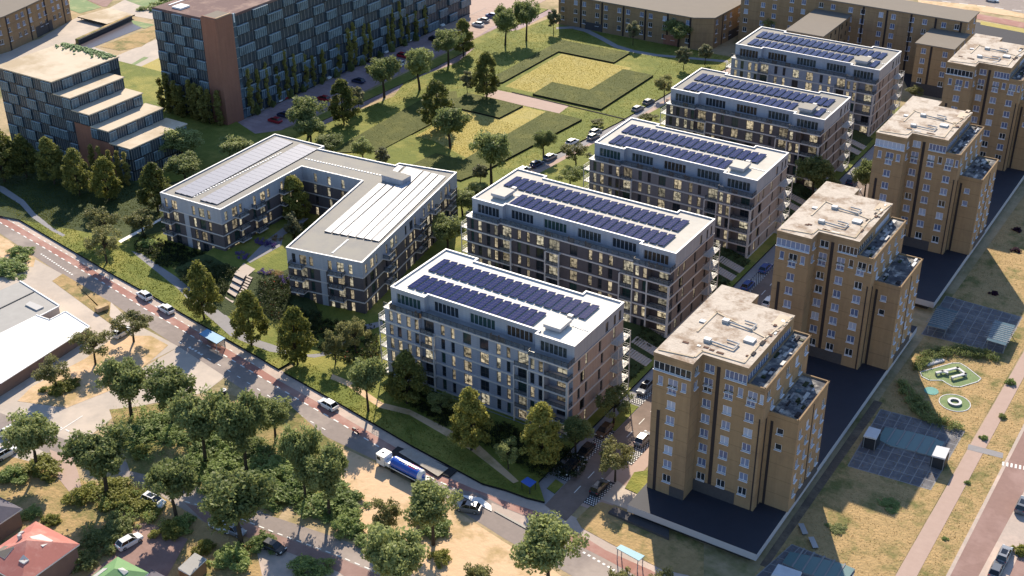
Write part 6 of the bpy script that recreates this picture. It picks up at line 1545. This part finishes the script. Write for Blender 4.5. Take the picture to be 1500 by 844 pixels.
t.scale = (.86, .86, .86)
for x in (-5.6, -2.2, 3.2, 4.4, 5.6):
    for y in (-.95, .95): q = MB(); q.tube((x, y - .16, .5), (x, y + .16, .5), .5, .5, 'tyre', 12); q.build('wheel', t)
# two short blocks of lettering bars on the barrel, too small to read in the photograph
def strokes(name, glyphs, x, k):
    q = MB()
    def seg(x0, y0, x1, y1):
        a = Vector((x0, y0)); b_ = Vector((x1, y1)); d = (b_ - a).normalized() * .09; nn = Vector((-d.y, d.x))
        pts = [a - d + nn, a - d - nn, b_ + d - nn, b_ + d + nn]
        f = lambda p, rr_: (p.x, math.sin(p.y) * rr_, 2.1 + math.cos(p.y) * rr_)
        q.face([f(Vector((p.x, p.y * .75 - .35)), 1.215) for p in pts], k)
    for g_ in glyphs:
        for s in g_: seg(x + s[0] * .55, s[1], x + s[2] * .55, s[3])
        x += .8
    return q.build(name, tk)
strokes('lettering', (((0, 0, 0, 1), (0, .5, 1, 1), (0, .5, 1, 0)), ((0, 0, 0, 1), (0, 1, 1, 1), (1, 1, 1, 0), (0, 0, 1, 0))), .2, 'letter_white')
strokes('lettering', (((0, 1, 1, 1), (0, 1, 0, .5), (0, .5, 1, .5), (1, .5, 1, 0), (0, 0, 1, 0)), ((0, 0, 0, 1), (0, 1, 1, 1), (0, .5, 1, .5), (0, 0, 1, 0)), ((0, 0, 0, 1), (0, 1, 1, 1), (1, 1, 1, .5), (0, .5, 1, .5), (.3, .5, 1, 0))), 1.9, 'letter_red')
# ------------------------------------------------------------------ light
sd = Vector((.53, -.85, 0)).normalized(); EL = R(34.5)
sun_d = bpy.data.lights.new('sun', 'SUN'); sun = bpy.data.objects.new('sun', sun_d); COL.objects.link(sun)
dirv = Vector((sd.x * math.cos(EL), sd.y * math.cos(EL), -math.sin(EL)))
sun.rotation_euler = dirv.to_track_quat('-Z', 'Y').to_euler(); sun.location = (-200, 400, 300)
sun_d.energy = 5.0; sun_d.angle = R(.6); sun_d.color = (1, .87, .68)
w = bpy.data.worlds.new('World'); S.world = w; w.use_nodes = True
nt = w.node_tree; sky = nt.nodes.new('ShaderNodeTexSky'); sky.sky_type = 'NISHITA'; sky.sun_disc = False
sky.sun_elevation = EL; sky.sun_rotation = math.atan2(-sd.x, -sd.y); sky.air_density = 1.0; sky.dust_density = .3; sky.ozone_density = 3.0
nt.links.new(sky.outputs[0], nt.nodes['Background'].inputs['Color']); nt.nodes['Background'].inputs['Strength'].default_value = .122
S.view_settings.view_transform = 'Standard'; S.view_settings.look = 'None'; S.view_settings.gamma = 1; S.view_settings.exposure = 0.66
S.render.engine = 'CYCLES'; S.cycles.use_denoising = True; S.cycles.max_bounces = 6; S.cycles.diffuse_bounces = 3; S.cycles.glossy_bounces = 3; S.cycles.transparent_max_bounces = 6
